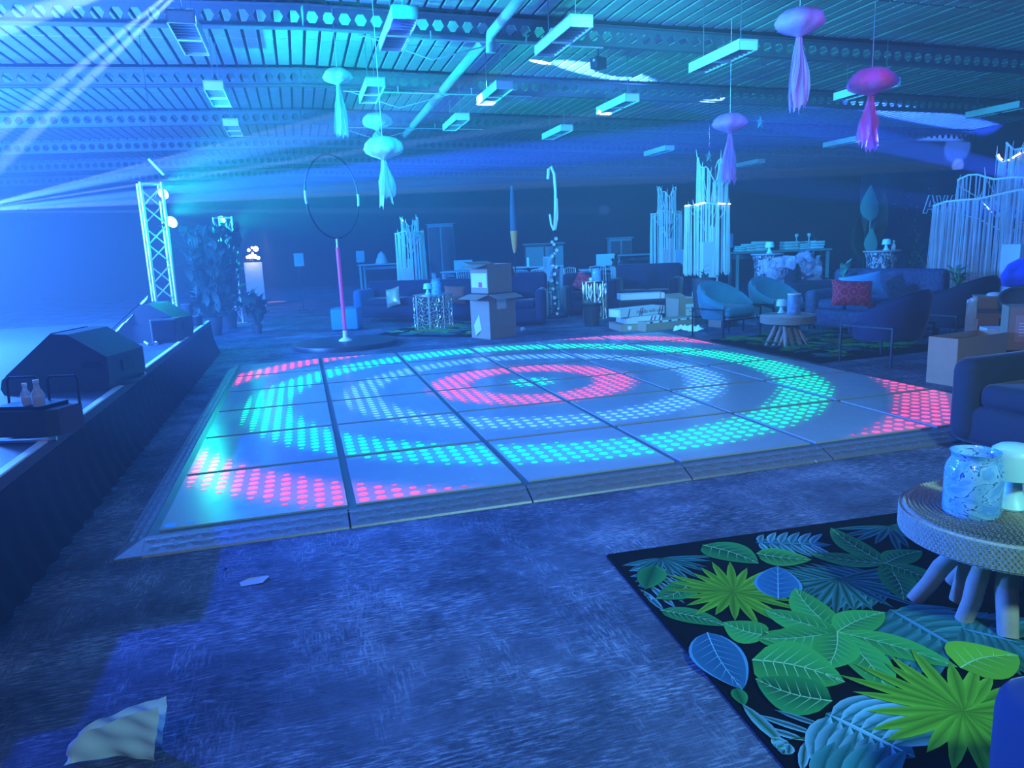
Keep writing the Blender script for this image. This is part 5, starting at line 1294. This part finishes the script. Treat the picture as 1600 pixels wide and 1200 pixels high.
for i, (px, w_, h_) in enumerate(((1156, 12, 9), (1170, 17, 12), (1187, 20, 15), (1232, 22, 13), (1252, 14, 9), (1272, 22, 12))):
    q = atd(px, 394, 14.15); W = pxsize(w_, 14.1); H_ = pxsize(h_, 14.1); o = thing('folded_linen', 'folded pale linen pile number %s from the fringe tower on the long dark table' % ('one', 'two', 'three', 'four', 'five', 'six')[i], 'linen', (q.x, q.y, z), rz_, 'folded linens on the long dark table')
    for k in range(3): MB().rbox((rnd.uniform(-.01, .01), 0, H_ * (k + .5) / 3), (W, .3, H_ / 3 - .004), .012, 2).build('fold', M_lin, o, 40)
q = atd(1262, 386, 14.0); o = thing('candle_holder', 'twin-armed pale candle holder above the folded linens', 'candle holder', (q.x, q.y, z), rz_)
for x in (-.22, .02): MB().tube([(x, 0, 0), (x, 0, .24)], .012, 6).lathe([(.03, .24), (.035, .28), (.03, .30)], 12, T3((x, 0, 0))).build('arm', M_lin, o)
MB().tube([(-.3, 0, .13), (.15, 0, .15)], .012, 6).build('crossbar', M_lin, o)

# ------------------------------------------------------------------ garland on a hooked stand
gb = atz(869, 496); dg = depth(gb)
g3 = lambda px, py, dd=0: atd(px, py, dg + dd) - gb
t = thing('flower_stand', 'hooked white stand wound with a garland of small white flowers', 'flower stand', gb, 0)
MB().lathe([(.001, .03), (.22, .03), (.24, .02), (.24, 0)], 28).build('base', M_leg, t, 40)
MB().tube([g3(856, 280), g3(857, 265), g3(861, 260), g3(866, 272), g3(868, 300), g3(868, 330), g3(867, 350), g3(866, 360)], .03, 8).build('crook', M_br, t, 60)
MB().tube([g3(859, 335), g3(861, 350), g3(865, 360), g3(868, 358), g3(871, 340), g3(870, 310)], .022, 8).build('hook', M_br, t, 60)
MB().tube([g3(866, 360), g3(866, 420), g3(868, 470), Vector((0, 0, .03))], .018, 7).build('pole', M_leg, t, 60)
r = random.Random(2)
gl = MB()
for k in range(60):
    py = 362 + 120 * k / 60; p0 = g3(866 + 2 * math.sin(k * .5), py); leaf_mesh(gl, p0, p0 + Vector((r.uniform(-.12, .12), r.uniform(-.1, .06), r.uniform(-.1, .04))), .022, n=3)
gl.build('vine_leaves', M_leaf1, t, kind='stuff')
for k, (px, py, s_) in enumerate(((868, 373, 6), (862, 378, 5), (865, 382, 5), (869, 391, 6), (862, 400, 6), (866, 396, 4), (863, 415, 5), (868, 417, 6), (866, 428, 6), (862, 438, 5), (870, 442, 4), (864, 451, 5), (866, 465, 6), (867, 474, 4), (872, 482, 4), (870, 490, 5))):
    c = g3(px, py, -.08); R0 = pxsize(s_ * .6, dg); b = MB()
    for j in range(5):
        a = 2 * PI * j / 5; leaf_mesh(b, c, c + Vector((R0 * math.cos(a), -R0 * .4, R0 * math.sin(a))), R0 * .5, Vector((0, -1, 0)), 3, .1)
    b.lathe([(.001, -R0 * .3), (R0 * .35, 0), (.001, R0 * .35)], 7, T3(c)).build('flower', M_white, t, 50)

# ------------------------------------------------------------------ tables, chairs and clutter far behind
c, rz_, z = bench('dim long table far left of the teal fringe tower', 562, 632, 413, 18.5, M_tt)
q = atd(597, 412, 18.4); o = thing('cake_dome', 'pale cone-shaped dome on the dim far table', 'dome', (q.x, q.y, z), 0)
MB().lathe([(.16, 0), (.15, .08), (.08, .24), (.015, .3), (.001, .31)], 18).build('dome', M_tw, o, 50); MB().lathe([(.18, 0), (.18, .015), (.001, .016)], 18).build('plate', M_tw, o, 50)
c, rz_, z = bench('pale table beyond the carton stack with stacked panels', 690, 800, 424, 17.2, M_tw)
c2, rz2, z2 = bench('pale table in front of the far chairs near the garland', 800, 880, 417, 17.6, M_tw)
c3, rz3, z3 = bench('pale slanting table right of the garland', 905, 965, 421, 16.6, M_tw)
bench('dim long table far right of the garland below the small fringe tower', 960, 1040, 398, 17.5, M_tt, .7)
def panel(label, px, py, wpx, hpx, dep, m_, name='display_panel', cat='panel', stand=True):
    q = atd(px, py, dep); W, H_ = pxsize(wpx, dep), pxsize(hpx, dep); t = thing(name, label, cat, (q.x, q.y, 0), YAW + .05, 'pale panels and notices at the back')
    MB().rbox((0, 0, q.z), (W, .02, H_), .004, 1).build('board', m_, t)
    zl = q.z - H_ / 2
    for sx in ((-1, 1) if wpx > 18 else (0,)): MB().tube([(sx * W * .42, .02, 0), (sx * W * .42, .02, zl + .05)], .012, 6).build('post', M_leg, t)
    MB().box((0, .02, .01), (max(.2, W * .9), .25, .02)).build('foot', M_leg, t)
    return t
M_pw = mat('pale_panel', (.38, .68, .72), .6, noise=.03); M_pd = mat('dim_panel', (.22, .38, .5), .6, noise=.05)
panel('bright pale panel on the table beyond the carton stack', 724, 416, 29, 19, 17.9, M_pw)
panel('bright pale panel with a small plant, right of the garland', 946, 406, 29, 18, 17.3, M_pw)
panel('dim square notice on a thin stand left of the hoop pole', 467, 406, 15, 20, 19, M_pd, 'notice_stand', 'notice')
panel('dim square notice on a thin stand right of the hoop pole', 563, 401, 13, 18, 19, M_pd, 'notice_stand', 'notice')
panel('tall pale panel edge just left of the garland', 856, 420, 14, 38, 14.9, M_pd)
panel('narrow pale slat right of the slim cone lamp', 825, 410, 3.5, 15, 14.5, M_pw)
panel('dim panel right of the bright central fringe tower', 1142, 376, 7, 22, 15.5, M_pd)
panel('pale sheet standing between the two fringe towers', 1063, 402, 16, 24, 14.6, M_pd)
q = atd(961, 410, 16.6); plant('spiky_plant', 'small dark spiky plant in front of the pale panel', q, .36, 'bush', 22, M_leaf1, False, z0=z3, nleaf=12)

M_ch = mat('clear_chair', (.35, .55, .6), .3, noise=.05); 
def make_chair():
    t = thing('banquet_chair', '', 'chair', (0, 0, 0), 0, 'pale spindle-back chairs at the back tables')
    MB().rbox((0, 0, .44), (.40, .40, .04), .015, 1).build('seat', M_ch, t)
    for sx in (-1, 1):
        MB().tube([(sx * .18, -.18, 0), (sx * .175, -.175, .43)], .014, 6).build('leg', M_ch, t); MB().tube([(sx * .18, .19, 0), (sx * .175, .18, .44), (sx * .17, .23, .92)], .014, 6).build('leg', M_ch, t)
    MB().tube([(-.17, .23, .91), (0, .245, .93), (.17, .23, .91)], .014, 6).tube([(-.172, .20, .6), (.172, .20, .6)], .011, 6).build('back_rail', M_ch, t)
    for k in range(5): MB().tube([(-.12 + .06 * k, .20, .6), (-.12 + .06 * k, .235, .92)], .008, 5).build('spindle', M_ch, t)
    return t
ch0 = None
for px, dep, rz, lab in ((694, 16.2, 1.2, 'pale spindle chair left of the bright panel beyond the cartons'), (733, 15.8, .3, 'pale spindle chair in front of the bright panel beyond the cartons'), (768, 16.3, -.4, 'pale spindle chair behind the open carton flaps'),
                         (794, 15.5, .6, 'pale spindle chair left of the slim cone lamp'), (822, 15.1, .2, 'pale spindle chair right of the slim cone lamp'), (846, 15.3, -.2, 'pale spindle chair just left of the garland'), (858, 16.6, 2.6, 'pale spindle chair behind the pale table by the garland'),
                         (902, 15.5, .4, 'pale spindle chair just right of the garland'), (936, 15.8, -.3, 'pale spindle chair left of the panel with the small plant'), (974, 15.6, .9, 'pale spindle chair right of the panel with the small plant')):
    q = atd(px, 440, dep)
    if ch0 is None: ch0 = make_chair(); ch0.location = (q.x, q.y, 0); ch0.rotation_euler = (0, 0, rz); ch0['label'] = lab
    else: again(ch0, (q.x, q.y, 0), rz, lab)
# slim cone lamp, bar counter shapes, warm light stand
q = atd(805, 415, 14.0); t = thing('cone_lamp', 'slim tall stand with an orange cone between the far chairs', 'lamp', (q.x, q.y, 0), 0)
z1, z2_, z3_ = zof(805, 395, 14), zof(805, 361, 14), zof(805, 292, 14)
MB().tube([(0, 0, 0), (0, 0, z1)], .012, 6).build('pole', M_leg, t); MB().lathe([(.02, z1), (.045, z1 + .1), (.075, z2_), (.001, z2_)], 14).build('cone', mat('orange_cloth', (.95, .28, .08), .7), t, 50)
MB().lathe([(.07, z2_), (.06, (z2_ + z3_) / 2), (.03, z3_), (.001, z3_)], 14).build('sleeve', mat('grey_cloth', (.06, .08, .15), .8), t, 50); MB().lathe([(.14, 0), (.14, .02), (.001, .03)], 16).build('base', M_leg, t)
DW = 21.0; q = atd(395, 405, DW); t = thing('candelabra', 'cluster of warm bright lights on a pale stand beyond the far truss', 'lamp', (q.x, q.y, 0), 0)
zc = q.z; M_warm = emit('warm_bulb', (1, .72, .5), 16)
MB().rbox((0, 0, (zof(395, 410, DW)) / 2), (.5, .4, zof(395, 410, DW)), .01, 1).build('stand', M_pd, t)
MB().tube([(0, 0, zof(395, 410, DW)), (0, 0, zof(395, 384, DW))], .02, 6).build('stem', M_leg, t)
for (px, py, s_) in ((389, 391, .045), (400, 389, .075), (394, 387, .03), (391, 401, .06), (399, 401, .06), (395, 401, .05), (387, 402, .04), (404, 403, .05), (395, 396, .03)):
    b = atd(px, py, DW) - q + Vector((0, -.1, q.z)); MB().lathe([(.001, -s_), (s_ * .7, -s_ * .7), (s_, 0), (s_ * .7, s_ * .7), (.001, s_)], 10, T3(b)).build('bulb', M_warm, t, 60)
lamp('candle_glow', 'POINT', (q.x, q.y - .5, zc), (1, .5, .25), 18, size=.15)
lamp('pool_light', 'SPOT', atz(425, 472) + Vector((0, 0, 2.2)), (1, .4, .3), 500, atz(425, 472), size=.05, angle=24, blend=.2)  # added spot standing in for the warm lamp's reflection on the floor
for i, (px, py, w_, h_, dep, lab) in enumerate(((850, 395, 60, 26, 19, 'dark block-shaped counter far behind the garland'), (968, 385, 34, 24, 18.5, 'dim teal stall with a peaked roof left of the small fringe tower'), (690, 372, 40, 40, 20, 'dim far shelf unit right of the teal fringe tower'))):
    q = atd(px, py, dep); W = pxsize(w_, dep); zz = q.z + pxsize(h_, dep) / 2; t = thing('far_cabinet', lab, 'cabinet', (q.x, q.y, 0), YAW, 'dim furniture along the far side')
    MB().rbox((0, 0, zz / 2), (W, .5, zz), .01, 1).build('body', M_tt if i else M_wedge, t); MB().rbox((0, 0, zz + .015), (W + .08, .56, .03), .005, 1).build('worktop', M_tt, t)
    for s_ in (-1, 1): MB().rbox((s_ * W / 4, -.256, zz * .5), (W / 2 - .04, .012, zz - .12), .004, 1).build('door', M_wedge if i else M_tt, t)

# ------------------------------------------------------------------ near odds and ends
q = atz(120, 1205, .0); 
def bagf(u, v):
    h_ = .012 + .135 * u ** .55
    return (.135 * (2 * u - 1) + .005 * math.sin(5 * v + 4 * u) - .012 * v * (1 - u), .05 * v + .03 * (1 - v) * math.sin(PI * u) + .0035 * math.sin(15 * u + 5 * v) + .003 * math.sin(23 * u * v + 2), v * h_ + .002 * math.sin(11 * u) * v)
M_bag = mat('white_plastic_bag', (.55, .80, .90), .35, noise=.08, scale=6, alpha=.95)
b = MB().grid(bagf, 30, 16).grid(lambda u, v: (Vector(bagf(u, v)) + Vector((0, .05 + .03 * math.sin(PI * u) * (1 - v), 0)))[:], 30, 16)
bagc = atd(174, 1215, 2.1)
tag(b.build('plastic_bag', M_bag, None, 80, (bagc.x, bagc.y, .002), (0, 0, YAW)), 'white plastic bag on the carpet at the bottom edge', 'bag')
qq = atz(396, 909, .002); tag(MB().add([(-.05, -.03, 0), (.04, -.035, .004), (.07, .01, .012), (.05, .04, .003), (-.02, .03, .008), (-.06, .01, .002)], [(0, 1, 2, 3, 4, 5)]).build('paper_scrap', mat('grey_paper', (.4, .42, .45), .7), None, None, qq), 'torn scrap of paper on the carpet in front of the dance floor', 'paper')
cables('floor_thread', [atz(x, y, .012) for x, y in ((1268, 708), (1270, 716), (1276, 722))], .003, 'thin white thread by the front ramp of the dance floor', mt=M_white)
qq = atz(352, 890, .01); tag(MB().lathe([(.001, 0), (.012, .004), (.001, .01)], 8).build('pebble', M_black, None, None, qq), 'small dark speck on the carpet near the ramp corner', 'pebble')
